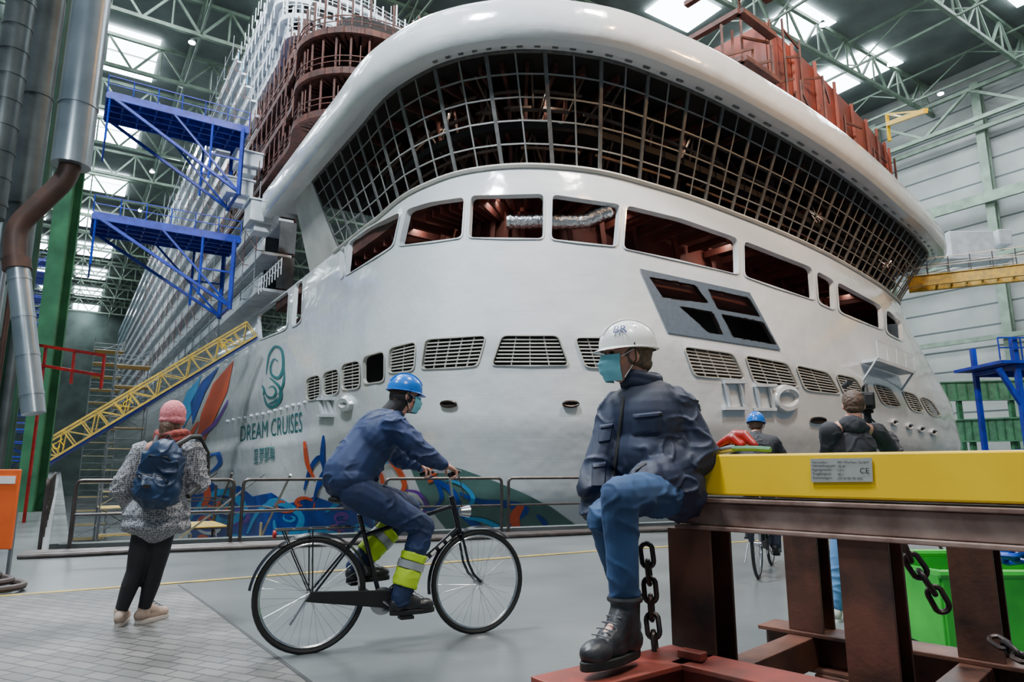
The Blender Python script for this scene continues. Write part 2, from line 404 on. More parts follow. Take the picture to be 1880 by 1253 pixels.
for u in ug:
    for z in us(-9,0,1)+us(0,ZT,.42)[1:]: pts.append((u*US,z))
res=delaunay_2d_cdt([V(p) for p in pts],edges,[],0,1e-5)
vv,ff=res[0],res[2]
keep=[]; pls=[p for p in polysUZ if p]
bb=[(min(a for a,_ in p),max(a for a,_ in p),min(b_ for _,b_ in p),max(b_ for _,b_ in p)) for p in pls]
for f in ff:
    cx=sum(vv[i].x for i in f)/3; cy=sum(vv[i].y for i in f)/3
    if any(b4[0]<cx<b4[1] and b4[2]<cy<b4[3] and inside(cx,cy,p) for p,b4 in zip(pls,bb)): continue
    keep.append(tuple(f))
hm=MB(); hm.add([C3(v.x/US,v.y) for v in vv],keep)
ship=empty('cruise_ship',(10,45,-9),'huge unfinished white cruise ship bow in an indoor dry dock','ship')
hull=mk('hull',hm,M_hull,ship,label='glossy white painted steel hull plating')
for p in hull.data.polygons: p.use_smooth=True
def off_loop(poly,k):
    cx=sum(p[0] for p in poly)/len(poly); cy=sum(p[1] for p in poly)/len(poly); o=[]
    for x,y in poly:
        d=math.hypot(x-cx,y-cy); s_=(d+k)/d; o.append((cx+(x-cx)*s_,cy+(y-cy)*s_))
    return o
def rim(poly,w=3,m=M_cream,name='window_frame',depth=.12):
    d=dens(poly,12); o=off_loop(d,w); i_=off_loop(d,-.3)
    A=[surf(*p,.05) for p in i_]; B=[surf(*p,.05) for p in o]; Cc=[surf(*p,-depth) for p in i_]
    if any(x is None for x in A+B+Cc): return None
    n_=len(A); mb=MB(); mb.add(A+B+Cc,[(i,(i+1)%n_,n_+(i+1)%n_,n_+i) for i in range(n_)]+[(i,(i+1)%n_,2*n_+(i+1)%n_,2*n_+i) for i in range(n_)])
    return mk(name,mb,m,ship)
for gi,g in enumerate(GR):
    root=rim(cuts[gi],2.2,M_cream,'louvre_window')
    if root is None or gi==3: continue
    mb=MB(); nh=8; wpx=abs(g[1][0]-g[0][0]); nv=max(2,int(wpx/22))
    for i in range(1,nh):
        L=[surf(*bil(g,u,i/nh),-.04) for u in (0.02,.25,.5,.75,.98)]
        if None in L: continue
        for a,b_ in zip(L,L[1:]): mb.beam(a,b_,.05,.05)
    for i in range(1,nv):
        a=surf(*bil(g,i/nv,.02),-.07); b_=surf(*bil(g,i/nv,.98),-.07)
        if a and b_: mb.beam(a,b_,.045,.045)
    if mb.v: mk('slats',mb,M_slat,root,label='cream louvre slats')
for i in range(len(WN)): rim(cuts[len(GR)+i],2.5,M_hull,'window_frame',.25)
def patch(poly,m,name,off=.03,step=11,parent=None,holes=()):
    pd=dens(poly,step); ps=list(pd); ed=[(i,(i+1)%len(pd)) for i in range(len(pd))]
    for h in holes:
        hd=dens(h,step); o=len(ps); ps+=hd; ed+=[(o+i,o+(i+1)%len(hd)) for i in range(len(hd))]
    x0=min(p[0] for p in poly);x1=max(p[0] for p in poly);y0=min(p[1] for p in poly);y1=max(p[1] for p in poly)
    x=x0+step/2
    while x<x1:
        y=y0+step/2
        while y<y1:
            if inside(x,y,poly): ps.append((x,y))
            y+=step
        x+=step
    r=delaunay_2d_cdt([V(p) for p in ps],ed,[],0,1e-5); vs=[surf(v.x,v.y,off) for v in r[0]]
    fs=[]
    for f in r[2]:
        cx=sum(r[0][i].x for i in f)/3; cy=sum(r[0][i].y for i in f)/3
        if any(vs[i] is None for i in f) or not inside(cx,cy,poly) or any(inside(cx,cy,h) for h in holes): continue
        fs.append(tuple(f))
    if not fs: return
    mb=MB(); mb.add([v or V((10,60,0)) for v in vs],fs); return mk(name,mb,m,parent or ship,smooth=True)
def catm(line,k_=6):
    out=[];n_=len(line)
    for i in range(n_-1):
        p0,p1,p2,p3=line[max(i-1,0)],line[i],line[i+1],line[min(i+2,n_-1)]
        for k in range(k_):
            t=k/k_; out.append(tuple(.5*(2*b_+(c-a)*t+(2*a-5*b_+4*c-d)*t*t+(3*b_-a-3*c+d)*t**3) for a,b_,c,d in zip(p0,p1,p2,p3)))
    out.append(tuple(line[-1])); return out
def stroke(pl,w,m,name,off=.05):
    pts_=catm(pl); A=[];B=[];N=len(pts_)
    for i,p in enumerate(pts_):
        a=pts_[max(0,i-1)];b_=pts_[min(N-1,i+1)]; d=V((b_[0]-a[0],b_[1]-a[1])).normalized(); nn=V((-d.y,d.x))*(w/2*(.25+.75*math.sin(math.pi*(i+.5)/N)))
        A.append(surf(p[0]+nn.x,p[1]+nn.y,off));B.append(surf(p[0]-nn.x,p[1]-nn.y,off))
    if None in A or None in B: return
    mb=MB(); mb.add(A+B,[(i,i+1,N+i+1,N+i) for i in range(N-1)]); return mk(name,mb,m,ship)
patch([(1173,494),(1375,538),(1432,644),(1225,612)],M_facet,'window_surround',.05,11,None,[cuts[len(GR)+len(WN)+i] for i in range(4)])
for i in range(4): rim(cuts[len(GR)+len(WN)+i],1.5,M_steeldark,'window_frame')
def hull_text(s,q,m,name,off=.05):
    vs,fs,W,Hh=textmesh(s)
    if not vs: return
    o=[surf(*bil(q,v.x/W,1-v.y/Hh),off) for v in vs]
    if None in o: return
    mb=MB(); mb.add(o,fs); mk(name,mb,m,ship,label='teal painted lettering')
hull_text('DREAM CRUISES',[(443,783),(556,756),(556,793),(442,812)],M_teal,'lettering')
hull_text('星夢郵輪',[(467,825),(506,817),(506,846),(467,853)],M_teal,'lettering')
for pl,w in [([(490,688),(492,668),(496,650),(506,637),(517,641),(521,658),(520,680),(512,694),(500,688),(498,672),(504,660),(512,664)],5),([(496,694),(506,702),(515,712),(517,728),(510,742),(499,748),(490,741),(486,728)],6),
  ([(520,662),(523,690),(519,712),(512,726)],4),([(486,716),(492,728),(502,730),(508,720),(503,710),(494,712)],4),([(482,708),(486,716),(484,726)],4),([(494,742),(504,738),(512,730)],4)]: stroke(pl,w,M_teal,'emblem')
patch([(352,905),(385,880),(405,900),(440,892),(465,912),(500,905),(530,925),(580,912),(620,925),(690,938),(735,955),(790,968),(850,995),(870,1025),(700,1045),(350,1030)],M_artblue,'hull_artwork',.05)
patch([(742,828),(800,848),(850,862),(910,884),(960,905),(1010,930),(1062,968),(1080,990),(1080,1030),(880,1030),(830,985),(780,920)],M_artgreen,'hull_artwork',.04)
patch([(430,662),(418,720),(397,765),(370,822),(360,812),(370,760),(392,705)],M_artor,'hull_artwork',.05)
patch([(404,672),(378,720),(354,780),(350,740),(372,700)],M_artblue,'hull_artwork',.05)
patch([(344,720),(370,690),(352,760),(330,800),(325,770)],M_artlight,'hull_artwork',.05)
ART=[([(345,960),(380,915),(420,905),(450,935),(420,960),(395,945),(400,925)],14,M_artlight),([(455,980),(480,935),(520,925),(555,950),(540,980),(510,975),(505,955)],12,M_artlight),
  ([(360,1010),(430,985),(500,1000),(580,975),(660,990),(740,980)],12,M_artlight),([(365,870),(378,890),(382,915),(372,930)],14,M_artor),([(400,915),(412,935),(428,930),(430,915)],8,M_artor),
  ([(560,900),(572,860),(590,840),(598,870),(585,900)],9,M_artblue),([(575,930),(590,880),(610,860),(625,900),(612,935)],10,M_artblue),([(720,840),(760,850),(800,880),(812,915),(790,935),(765,920)],8,M_artblue),
  ([(700,830),(730,858),(745,890),(730,915)],10,M_artor),([(780,868),(830,900),(850,940),(900,980),(950,985)],14,M_artblue),([(845,905),(880,920),(930,925),(965,935),(940,960),(950,990)],14,M_artblue),
  ([(600,940),(640,915),(680,925),(690,960)],11,M_artlight),([(960,925),(945,950),(955,985)],18,M_artor),([(775,872),(790,862),(800,875),(788,885)],10,M_artor),([(560,800),(566,850),(580,880)],8,M_artor),([(596,800),(594,840),(600,870)],9,M_artblue),
  ([(340,880),(352,830),(372,800),(398,775),(420,735)],7,M_artpur),([(330,860),(345,810),(365,775)],8,M_artor),([(345,900),(365,855),(395,830),(405,850),(385,870)],10,M_artblue),([(620,870),(640,900),(675,905),(700,890)],9,M_artblue),
  ([(655,880),(672,860),(700,870),(702,895),(680,900)],8,M_artor),([(640,935),(660,890),(690,850),(720,850)],8,M_artlight),([(705,905),(735,925),(770,945),(800,980)],10,M_artor),([(820,880),(850,890),(870,915),(850,935),(828,920)],8,M_artlight),
  ([(855,950),(890,955),(930,975),(970,1000)],9,M_artlight),([(985,945),(1000,960),(1010,985)],10,M_artblue),([(745,900),(770,905),(785,930),(765,950),(745,935)],8,M_artpur)]
for k in range(26):
    cx=random.uniform(365,800); cy=random.uniform(945,1010) if cx>560 else random.uniform(915,1005); r0=random.uniform(10,26); a0=random.uniform(0,6); s_=random.choice((-1,1))
    ART.append(([(cx+r0*(1-t)*math.cos(a0+s_*t*6.5)*1.3,cy+r0*(1-t)*.8*math.sin(a0+s_*t*6.5)) for t in us(0,.85,.12)],random.uniform(4,8),random.choice([M_artlight,M_artlight,M_artor,M_white,M_artpur])))
for i,(pl,w,m) in enumerate(ART): stroke(pl,w,m,'hull_artwork',.065+.002*(i%5))
def ring(px,py,rx,ry,t,m,name,off=.08,fill=None):
    A=[surf(px+rx*math.cos(a),py+ry*math.sin(a),off) for a in us(0,2*math.pi,.4)[:-1]]
    if None in A: return
    mb=MB(); mb.tube(A,t,6,True); o=mk(name,mb,m,ship,smooth=True)
    if fill:
        B=[surf(px+rx*math.cos(a),py+ry*math.sin(a),.06) for a in us(0,2*math.pi,.4)[:-1]]
        mb=MB(); mb.add(B,[tuple(range(len(B)))]); mk('opening',mb,fill,o)
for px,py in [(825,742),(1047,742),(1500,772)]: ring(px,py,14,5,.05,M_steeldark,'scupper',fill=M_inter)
for px,py,r in [(1440,732,20),(638,742,9),(742,720,7)]: ring(px,py,r,r*.95,.2,M_hull,'mooring_fairlead',fill=M_white)
for px,py,s_ in [(600,748,.7),(1345,726,1.1),(1400,730,1.0)]:
    mb=MB()
    for dx in (-12*s_,12*s_):
        a=surf(px+dx-4*s_,py-22*s_,.1);b_=surf(px+dx+6*s_,py+22*s_,.1); mb.beam(a,b_,.12,.2)
    for dy in (-22*s_,22*s_):
        a=surf(px-18*s_,py+dy,.1);b_=surf(px+20*s_,py+dy,.1); mb.beam(a,b_,.2,.14)
    mk('bollard_recess_frame',mb,M_white,ship)
for i in range(14):
    a=surf(418+i*11,776-i*2.6-random.random()*3,.05); mb=MB()
    if a: mb.ell(a,.12,None,8,6); mk('pad_eye',mb,M_white,ship,smooth=True)
for px in (1640,1668,1690,1712): ring(px,776+(px-1640)*.25,5,5,.09,M_white,'mooring_fairlead',fill=M_inter)
a=surf(1578,662,.1);b_=surf(1648,685,.1); nrm=V((.4,-.8,0))*1.2; mb=MB()
mb.prism([a,b_,b_+nrm,a+nrm],(0,0,-.2))
for t in us(0,1,.25):
    p=a.lerp(b_,t)+nrm; mb.beam(p,p+Z*1.0,.04)
mb.beam(a+nrm+Z,b_+nrm+Z,.04); mb.beam(a+nrm,a-Z*1.2,.1);mb.beam(b_+nrm,b_-Z*1.2,.1)
mk('bow_platform',mb,M_white,ship)
def ringwall(name,u0,u1,z0,z1,ex,m,st_=.2):
    mb=gridmesh([[C3(u,z,ex) for u in us(u0,u1,st_)] for z in (z0,(z0+z1)/2,z1)]); return mk(name,mb,m,ship,smooth=True)
def slab(name,u0,u1,z,e0,e1,m,th=.25):
    U=us(u0,u1,.2); r=[[C3(u,z,e0) for u in U],[C3(u,z,e1) for u in U],[C3(u,z,e1)-Z*th for u in U],[C3(u,z,e0)-Z*th for u in U],[C3(u,z,e0) for u in U]]
    return mk(name,gridmesh(r),m,ship)
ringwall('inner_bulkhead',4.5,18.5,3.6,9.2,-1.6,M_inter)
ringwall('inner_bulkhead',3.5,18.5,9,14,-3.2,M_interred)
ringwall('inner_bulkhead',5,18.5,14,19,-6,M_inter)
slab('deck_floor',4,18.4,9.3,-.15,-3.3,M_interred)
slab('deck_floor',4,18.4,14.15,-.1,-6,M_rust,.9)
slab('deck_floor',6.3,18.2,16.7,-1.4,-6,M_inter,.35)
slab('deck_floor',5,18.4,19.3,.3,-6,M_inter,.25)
mb=MB(); mb2=MB()
for u in us(6.6,17.8,.4):
    a=C3(u,14.2,-2.6); b_=C3(u,19,-2.8); mb.beam(a,b_,.16)
    mb.beam(C3(u,16.4,-1.6),C3(u,16.4,-6),.15,.35); mb.beam(C3(u,18.8,-.8),C3(u,18.8,-6),.15,.4)
for k in range(110):
    u=random.uniform(6.8,17.6); z=random.choice([14.4,16.8]); e=random.uniform(-1.2,-4.0)
    mb2.beam(C3(u,z,e),C3(u+random.uniform(-.4,.4),z+2.1,random.uniform(-1.2,-4.0)),.08)
for e,z in [(-1.5,15.6),(-1.8,18.2),(-2.6,15.2),(-2.4,17.8),(-1.4,17.2)]:
    L=[C3(u,z,e) for u in us(6.7,17.7,.2)]
    for a,b_ in zip(L,L[1:]):
        if random.random()<.8: mb2.beam(a,b_,.1,.12)
mk('interior_beams',mb,M_rust,ship,kind='stuff',label='rusty deck beams behind the bridge windows')
mk('interior_scaffold',mb2,M_scaf,ship,kind='stuff',label='scaffold tubes coloured as if lit behind the bridge windows')
mb=MB()
for u in us(6,17,.22): mb.beam(C3(u,12.9,-.7),C3(u,12.9,-3.1),.12,.35)
for u in us(6.2,17,.5): mb.beam(C3(u,9.3,-2.8),C3(u,13.3,-2.8),.22)
mk('deck_beams',mb,M_interred,ship,kind='stuff')
L=[P(930,408,28.4),P(960,408,28.4),P(990,406,28.4),P(1020,408,28.4),P(1050,408,28.5),P(1075,406,28.6),P(1100,394,28.7),P(1125,386,28.8)]
mb=MB(); PT=[]
for a,b_ in zip(L,L[1:]):
    for k in range(5): PT.append(a.lerp(b_,k/5))
mb.tube(PT,[.30+.05*(i%2) for i in range(len(PT))],12); mk('flexible_duct',mb,M_foil,ship,smooth=True,label='crinkled silver flexible air duct')
# ---- bridge glazing
def find_u(px,z):
    return min(us(5,12,.01),key=lambda u:abs(proj(C3(u,z))[0]-px))
uTL=find_u(572,19); uBL=find_u(622,ZT); uR=17.7
def arc(u0,z):
    U=us(u0,uR,.05); S=[0]
    for a,b_ in zip(U,U[1:]): S.append(S[-1]+(C(b_,z)-C(a,z)).length)
    return U,S
def at(T,f):
    U,S=T; s_=f*S[-1]
    for i in range(1,len(S)):
        if S[i]>=s_: 
            k=(s_-S[i-1])/(S[i]-S[i-1]); return U[i-1]+(U[i]-U[i-1])*k
    return U[-1]
AT=arc(uTL,19); AB=arc(uBL,ZT)
def G(f,v,ex=-.05):
    a=C3(at(AB,f),ZT,ex); b_=C3(at(AT,f),19,ex); return a.lerp(b_,v)
NU=27
M_frame2=mat('grey_frame_bar',(.26,.26,.25),.5)
for i in range(NU):
    f0=i/NU; f1=(i+1)/NU; fm=(f0+f1)/2; nm=N3(at(AT,fm),19)
    mb=MB()
    mb.beam(G(f0,0),G(f0,1),.17,.08,nm)
    if i==NU-1: mb.beam(G(f1,0),G(f1,1),.17,.08,nm)
    for v_ in (0,1): mb.beam(G(f0,v_),G(fm,v_),.2,.12,nm); mb.beam(G(fm,v_),G(f1,v_),.2,.12,nm)
    w=mk('window_frame',mb,M_frame,ship)
    mb=MB(); mb.beam(G(fm,0),G(fm,1),.07,.04,nm)
    for k in range(1,5): mb.beam(G(f0,k/5),G(fm,k/5),.07,.04,nm); mb.beam(G(fm,k/5),G(f1,k/5),.07,.04,nm)
    mk('glazing_bars',mb,M_frame2,w)
rows=[]
for v in us(0,1,.25):
    zl=ZT+(19-ZT)*v; ua=uBL+(uTL-uBL)*v
    rows.append([C3(u,zl) for u in us(5.0,ua,(ua-5)/16)][:17])
mk('wing_panel',gridmesh(rows),M_cream,ship,smooth=True)
U=us(4.6,18.6,.07)
prof=[(19,0,0),(19,.55,-.02),(19,.6,-.22),(19,1.1,-.22),(19,1.3,.0),(19,1.36,.4),(19,1.32,1.4),(19,1.2,1.58),(19,.85,1.62),(19,.7,1.5),(19,.7,.4),(19,-2,.4)]
mk('bulwark',gridmesh([[C3(u,z,e,19+dz) for u in U] for z,e,dz in prof]),M_hull,ship,smooth=True,label='rounded white bridge deck bulwark')
L=[C3(u,19,.3,18.95) for u in U]
for i in range(60,len(L)-1,3):
    mb=MB(); mb.beam(L[i],L[i+1],.12,.08); mk('soffit_light',mb,M_galv,ship)
L=[C3(u,ZT,.06,ZT) for u in us(uBL-.1,18,.08)]; mb=MB(); mb.tube(L,.12,6); mk('sill_trim',mb,M_cream,ship,smooth=True)
def rb(u,e,z): p=C(u,19,e); return V((p.x,p.y,z))
UU=us(13.7,17.6,.1)
mbx=gridmesh([[rb(u,-2.2,z) for u in UU] for z in (19.4,23,28.6)])
for u in us(13.7,17.6,.4): mbx.beam(rb(u,-2.1,19.4),rb(u,-2.1,28.7+.6*random.random()),.10,.22)
mbx.beam(rb(13.7,-2.2,24.1),rb(13.7,-14,24.1),.3,9.2)
mk('steel_bulkhead',mbx,M_rustred,ship,label='red oxide primed steel wall with ribs')
mb=MB()
for u in us(9,18,.15):
    p=rb(u,-.4,20.3); hgt=random.uniform(.7,1.2)*(1.0 if u<12.5 else 1.5); mb.beam(p,p+Z*hgt,.07); 
    if random.random()<.4: mb.beam(p+Z*.6,rb(u+.15,-.6,21.2),.06)
for h in (20.8,21.2):
    LL=[rb(u,-.4,h) for u in us(6,18,.15)]
    for a,b_ in zip(LL,LL[1:]): mb.beam(a,b_,.07)
for u in us(13.1,17.7,.12):
    p=rb(u,-1.0-1.4*random.random(),21); hh0=random.uniform(4,9.8) if u<14.2 else random.uniform(1.5,6.5); mb.beam(p,p+Z*hh0,.12)
    for zz in (1.5,3.5,5.5,7.5):
        if zz<hh0 and random.random()<.6: mb.beam(p+Z*zz,rb(u+.22,-1.5,21+zz+random.choice((-.6,0,.8))),.09,.16)
for zz in (24,27,29.5):
    mb.beam(rb(13.15,-1.4,zz),rb(13.6,-1.4,zz),.5,.3); mb.beam(rb(13.15,-1.4,zz),rb(13.15,-5,zz),.4,.3)
mk('scaffold_rails',mb,M_rust,ship,kind='stuff')
# upper decks at the port side
def sp_(L,ins,z): 
    x,y=side(L); return V((x+.838*ins,y+.545*ins,z))
FRONT=[(-14.4,42.2),(-12.2,40.8),(-9.4,41.0),(-5.5,43.5),(-1,48),(4,55)]
M_glassb=mat('pale_blue_glass',(.10,.40,.55),.2,0,(.05,.25,.35),.3,.5)
M_shade=mat('grey_partition',(.10,.11,.12),.6,0,(.05,.055,.06),1,.5)
z=15.0; kk_=0
while z<46:
    Ls=14 if z<21 else (20 if z<32 else 20+(z-32)*1.0)
    step=4.6; L=Ls; mb=MB(); mg=MB(); mp=MB(); ms=MB()
    a=sp_(Ls,.2,z); b_=sp_(215,.2,z)
    (mg if z>36 else mb).beam(a+Z*.55,b_+Z*.55,.1,1.0); mb.beam(a-Z*.1+PR3*1.0,b_-Z*.1+PR3*1.0,2.3,.22); mb.beam(a+Z*1.15,b_+Z*1.15,.16,.1)
    while L<215:
        a=sp_(L,.2,z); mp.box(a+PR3*1.75+Z*1.45,(1.3,.10,2.6),RAX)
        if L<120:
            s0=a-PR3*.6; ms.beam(s0-Z*.2,s0+Z*2.75,.055); ms.beam(a,s0,.05)
            if kk_%2: ms.beam(s0+Z*.0,sp_(L+step,-.4,z+2.9),.045)
        L+=step; step=min(step*1.03,9)
    ms.beam(sp_(Ls,-.4,z+1.5),sp_(120,-.4,z+1.5),.05)
    r_=mk('balcony_row',mb,M_white,ship)
    if mg.v: mk('glass_balustrade',mg,M_glassb,r_)
    mk('partition',mp,M_shade,r_,kind='stuff'); mk('scaffold_poles',ms,M_rust if kk_%2 else M_galv,r_,kind='stuff')
    a=sp_(Ls,2.5,z+1.4); b_=sp_(215,2.5,z+1.4); mw=MB(); mw.beam(a,b_,.1,2.8); mk('cabin_wall',mw,M_interred if z<26 else M_inter,ship)
    if z>21:
        if z<32: line=[sp_(LL,.0,z) for LL in (30,22,18,14,10,7)]+[V((x,y,z)) for x,y in FRONT]
        else: q=(z-32)*.75; line=[sp_(LL+q,.8,z) for LL in (24,20,16,13)]+[V((x-.545*(q+8),y+.838*(q+8),z)) for x,y in FRONT[1:]]
        sm=[V(p) for p in catm(line,5)]; mr=MB(); mw=MB()
        for i,(a,b_) in enumerate(zip(sm,sm[1:])):
            mr.beam(a,b_,.25,.45); d=(b_-a).normalized(); nn=V((-d.y,d.x,0))
            if nn.dot(PR3)<0 and nn.y<0: nn=-nn
            mr.beam(a+nn*1.6,b_+nn*1.6,3.0,.15)
            if i%2==0: mr.beam(a+nn*.3,a+nn*.3+Z*2.8,.13)
            mr.beam(a+Z*1.1,b_+Z*1.1,.06); mr.beam(a+Z*.7,b_+Z*.7,.05); mw.beam(a+nn*2.6+Z*1.4,b_+nn*2.6+Z*1.4,.1,2.9)
            if i%2: mr.beam(a-nn*.6,a-nn*.6+Z*1.5,.06)
        dk_=mk('curved_deck',mr,M_rust if z<35 else M_white,ship); mk('inner_wall',mw,M_inter,dk_)
    z+=2.95; kk_+=1
for px,py,Y,w,h in [(480,398,47.5,2.2,1.5),(436,352,52,2.2,1.2),(455,300,52,1.8,1.1),(410,262,56,2.2,1.1)]:
    mb=MB(); pz=P(px,py,Y); mb.box(pz,(2.0,w,h),RAX); mb.box(pz+Z*(h/2+.1),(2.3,w*1.1,.15),RAX); mb.box(pz-Z*(h/2+.3),(1.2,w*.6,.6),RAX)
    mk('balcony_box',mb,M_white,ship,bevel=.05)  # white boxes standing in for the slanted balconies
mb=MB()
for i in range(9):
    a=sp_(7+i*.8,-.1,14.3); mb.beam(a,a+Z*1.2,.06)
mb.beam(sp_(7,-.1,15.4),sp_(14,-.1,15.4),.07);mb.beam(sp_(7,-.1,14.9),sp_(14,-.1,14.9),.05)
mk('deck_rail',mb,M_white,ship)
mb=MB()
for i in range(26):
    L0=24+i*5; a=sp_(L0,-1.0,12.6); mb.beam(a,a+Z*2.2,.09); mb.beam(a,sp_(L0+5,-1.0,14.8),.07); mb.beam(a+Z*.1,sp_(L0,.0,12.7),.08)
for h in (12.6,13.7,14.8): mb.beam(sp_(24,-1.0,h),sp_(154,-1.0,h),.12)
mk('hanging_scaffold',mb,M_galv,ship)
# ---------------------------------------------------------------- setting
def W(a,p,z): return V((AX.x*a+PR.x*p,AX.y*a+PR.y*p,z))
K='structure'
A0=W(12.2,.1,0); FE=V((.92,.39,0)); E0=A0+FE*75
pE=E0.x*PR.x+E0.y*PR.y
mb=MB(); 
mb.add([W(-90,-40,0),W(-90,130,0),V((E0.x,E0.y,0))+FE*60,E0,A0,W(12.2,-40,0)],[(0,1,2,3,4,5)])
mb.add([A0,W(320,.1,0),W(320,-40,0),W(12.2,-40,0)],[(0,1,2,3)])
mb.add([E0,E0+FE*60,W(320,130,0),W(320,pE,0)],[(0,1,2,3)])
mk('floor',mb,M_conc,kind=K,loc=(0,0,0))
mb=MB(); mb.add([W(-50,-40,-9),W(-50,130,-9),W(320,130,-9),W(320,-40,-9)],[(0,1,2,3)]); mk('floor_dock',mb,M_conc2,kind=K,loc=(0,0,0))
mb=MB(); mb.add([A0,E0,E0-Z*9,A0-Z*9],[(0,1,2,3)]); mk('wall_dock_front',mb,M_conc2,kind=K,loc=(0,0,0))
mb=MB(); mb.add([A0,W(320,.1,0),W(320,.1,-9),A0-Z*9],[(0,1,2,3)]); mk('wall_dock_left',mb,M_conc2,kind=K,loc=(0,0,0))
mb=MB(); mb.add([E0,W(320,pE,0),W(320,pE,-9),E0-Z*9],[(0,1,2,3)]); mk('wall_dock_right',mb,M_conc2,kind=K,loc=(0,0,0))
mb=MB(); q=[V((-3.4,7.35,0)),V((-1.0,3.9,0)),V((-.2,2.6,0)),V((-.2,-2,0)),V((-9,-2,0)),V((-9,5.2,0)),V((-5.5,6.3,0))]
mb.prism([p+Z*.0005 for p in q],(0,0,.004)); mk('floor_pavers',mb,M_pave,kind=K,loc=(0,0,0))
mb=MB(); mb.prism([V((-6.5,5.6,.001)),V((1.1,10.1,.001)),V((6,12.6,.001)),V((6,12.7,.001)),V((1.05,10.2,.001)),V((-6.5,5.7,.001))],(0,0,.006)); mk('trim_1',mb,M_line,kind=K,loc=(0,0,0))
mb=MB(); cp=[(-3.4,7.3),(-2.5,6.05),(-1.75,4.97),(-1.0,3.9),(-.2,2.6)]
for a,b_ in zip(cp,cp[1:]): mb.beam((a[0],a[1],.004),(b_[0],b_[1],.004),.025,.006)
mk('trim_2',mb,M_ink,kind=K,loc=(0,0,0))
mb=MB(); mb.beam(A0+Z*.02,E0+Z*.02,.25,.16); mb.beam(A0+Z*.02,W(320,.1,.02),.25,.16); mk('trim_3',mb,M_conc2,kind=K,loc=(0,0,0))
CZ=64
mb=MB(); mb.add([W(-15,-18,CZ),W(-15,116,CZ),W(320,116,CZ),W(320,-18,CZ)],[(0,3,2,1)]); mk('ceiling',mb,M_ceil,kind=K,loc=(0,0,0))
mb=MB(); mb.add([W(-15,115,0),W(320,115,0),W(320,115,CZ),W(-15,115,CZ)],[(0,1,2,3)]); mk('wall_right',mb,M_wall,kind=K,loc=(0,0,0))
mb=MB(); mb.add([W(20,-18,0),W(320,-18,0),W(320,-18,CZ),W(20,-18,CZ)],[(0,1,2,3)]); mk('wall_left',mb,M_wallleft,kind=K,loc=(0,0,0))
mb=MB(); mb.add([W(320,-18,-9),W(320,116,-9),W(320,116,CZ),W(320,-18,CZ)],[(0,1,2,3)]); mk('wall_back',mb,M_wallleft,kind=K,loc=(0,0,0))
wn=1
for pc in (2,-11,22,66,82,100):
    for kx in range(11):
        a0=26+28.6*kx
        if pc in(22,66) and kx>5: continue
        mb=MB()
        for q0 in (-6.6,.4):
            mb.box((W(a0+q0+3,pc,CZ-.3)),(6.2,8.4 if pc!=-11 else 3,.12),Matrix.Rotation(math.atan2(AX.y,AX.x),3,'Z'))
        mk('window_%d'%wn,mb,M_sky,kind=K); wn+=1
tr=empty('roof_truss',W(-8,48,CZ-5),'pale green steel lattice roof truss under the ceiling','roof truss',group='roof trusses')
mb=MB(); a0=-8
for zz in (CZ-.8,CZ-5.6): mb.beam(W(a0,-18,zz),W(a0,115,zz),.5,.5)
mk('chord',mb,M_greenlt,tr); mb=MB(); NB=19
for i in range(NB):
    p0=-18+133*i/NB; p1=-18+133*(i+1)/NB; pm=(p0+p1)/2
    mb.beam(W(a0,p0,CZ-5.6),W(a0,pm,CZ-.8),.3); mb.beam(W(a0,pm,CZ-.8),W(a0,p1,CZ-5.6),.3); mb.beam(W(a0,pm,CZ-.8),W(a0,pm,CZ-5.6),.2)
mk('web_diagonal',mb,M_greenlt,tr)
for i in range(1,22): dupe(tr,tr.location+W(14.3*i,0,0))
for p in (-6,10,16,33,48,72,91,108):
    mb=MB()
    for zz in (CZ-1.2,CZ-5.4): mb.beam(W(-12,p,zz),W(318,p,zz),.28,.28)
    for i in range(44): mb.beam(W(-12+7.5*i,p,CZ-(1.2 if i%2 else 5.4)),W(-12+7.5*(i+1),p,CZ-(5.4 if i%2 else 1.2)),.16)
    mk('roof_girder',mb,M_greenlt,label='green lattice girder running along the hall roof',category='roof girder',group='roof girders')
col=MB(); c0=W(-6,113.2,0)
col.ibeam(c0,c0+Z*60,1.2,1.4,.2,up=(PR.x,PR.y,0)); 
cl=mk('wall_column',col,M_greenlt,label='pale green steel column along the panelled hall wall',category='column',group='hall wall columns')
for i in range(1,12): dupe(cl,cl.location+W(16*i,0,0))
for zz in (8,20,32,41,52):
    mb=MB(); mb.beam(W(-14,111.9,zz),W(200,111.9,zz),.5,.7 if zz!=41 else 1.6); mk('wall_girder',mb,M_greenlt if zz>10 else M_green,label='green horizontal girder on the hall wall',category='girder',group='wall girders')
for zz in (53,):
    mb=MB()
    for i in range(28): mb.beam(W(-14+7*i,110.5,zz+(0 if i%2 else 5)),W(-14+7*(i+1),110.5,zz+(5 if i%2 else 0)),.4)
    mb.beam(W(-14,110.5,zz),W(180,110.5,zz),.6);mb.beam(W(-14,110.5,zz+5),W(180,110.5,zz+5),.6)
    mk('crane_runway',mb,M_greenlt,label='pale green lattice crane runway along the wall',category='crane runway',group='crane runways')
mb=MB(); c=P(1770,455,75); mb.box(c,(5,3,3)); mb.box(c+V((4.2,0,1)),(1.5,2,1.8)); mb.box(c-Z*1.7,(9,3.4,.3)); mk('air_handling_unit',mb,M_white,label='white air handling box on a wall gallery',category='ventilation unit',bevel=.1)
lp=empty('ceiling_lamp',W(20,2,CZ-7),'small bright high-bay lamp hanging from the roof','lamp',group='high-bay lamps')
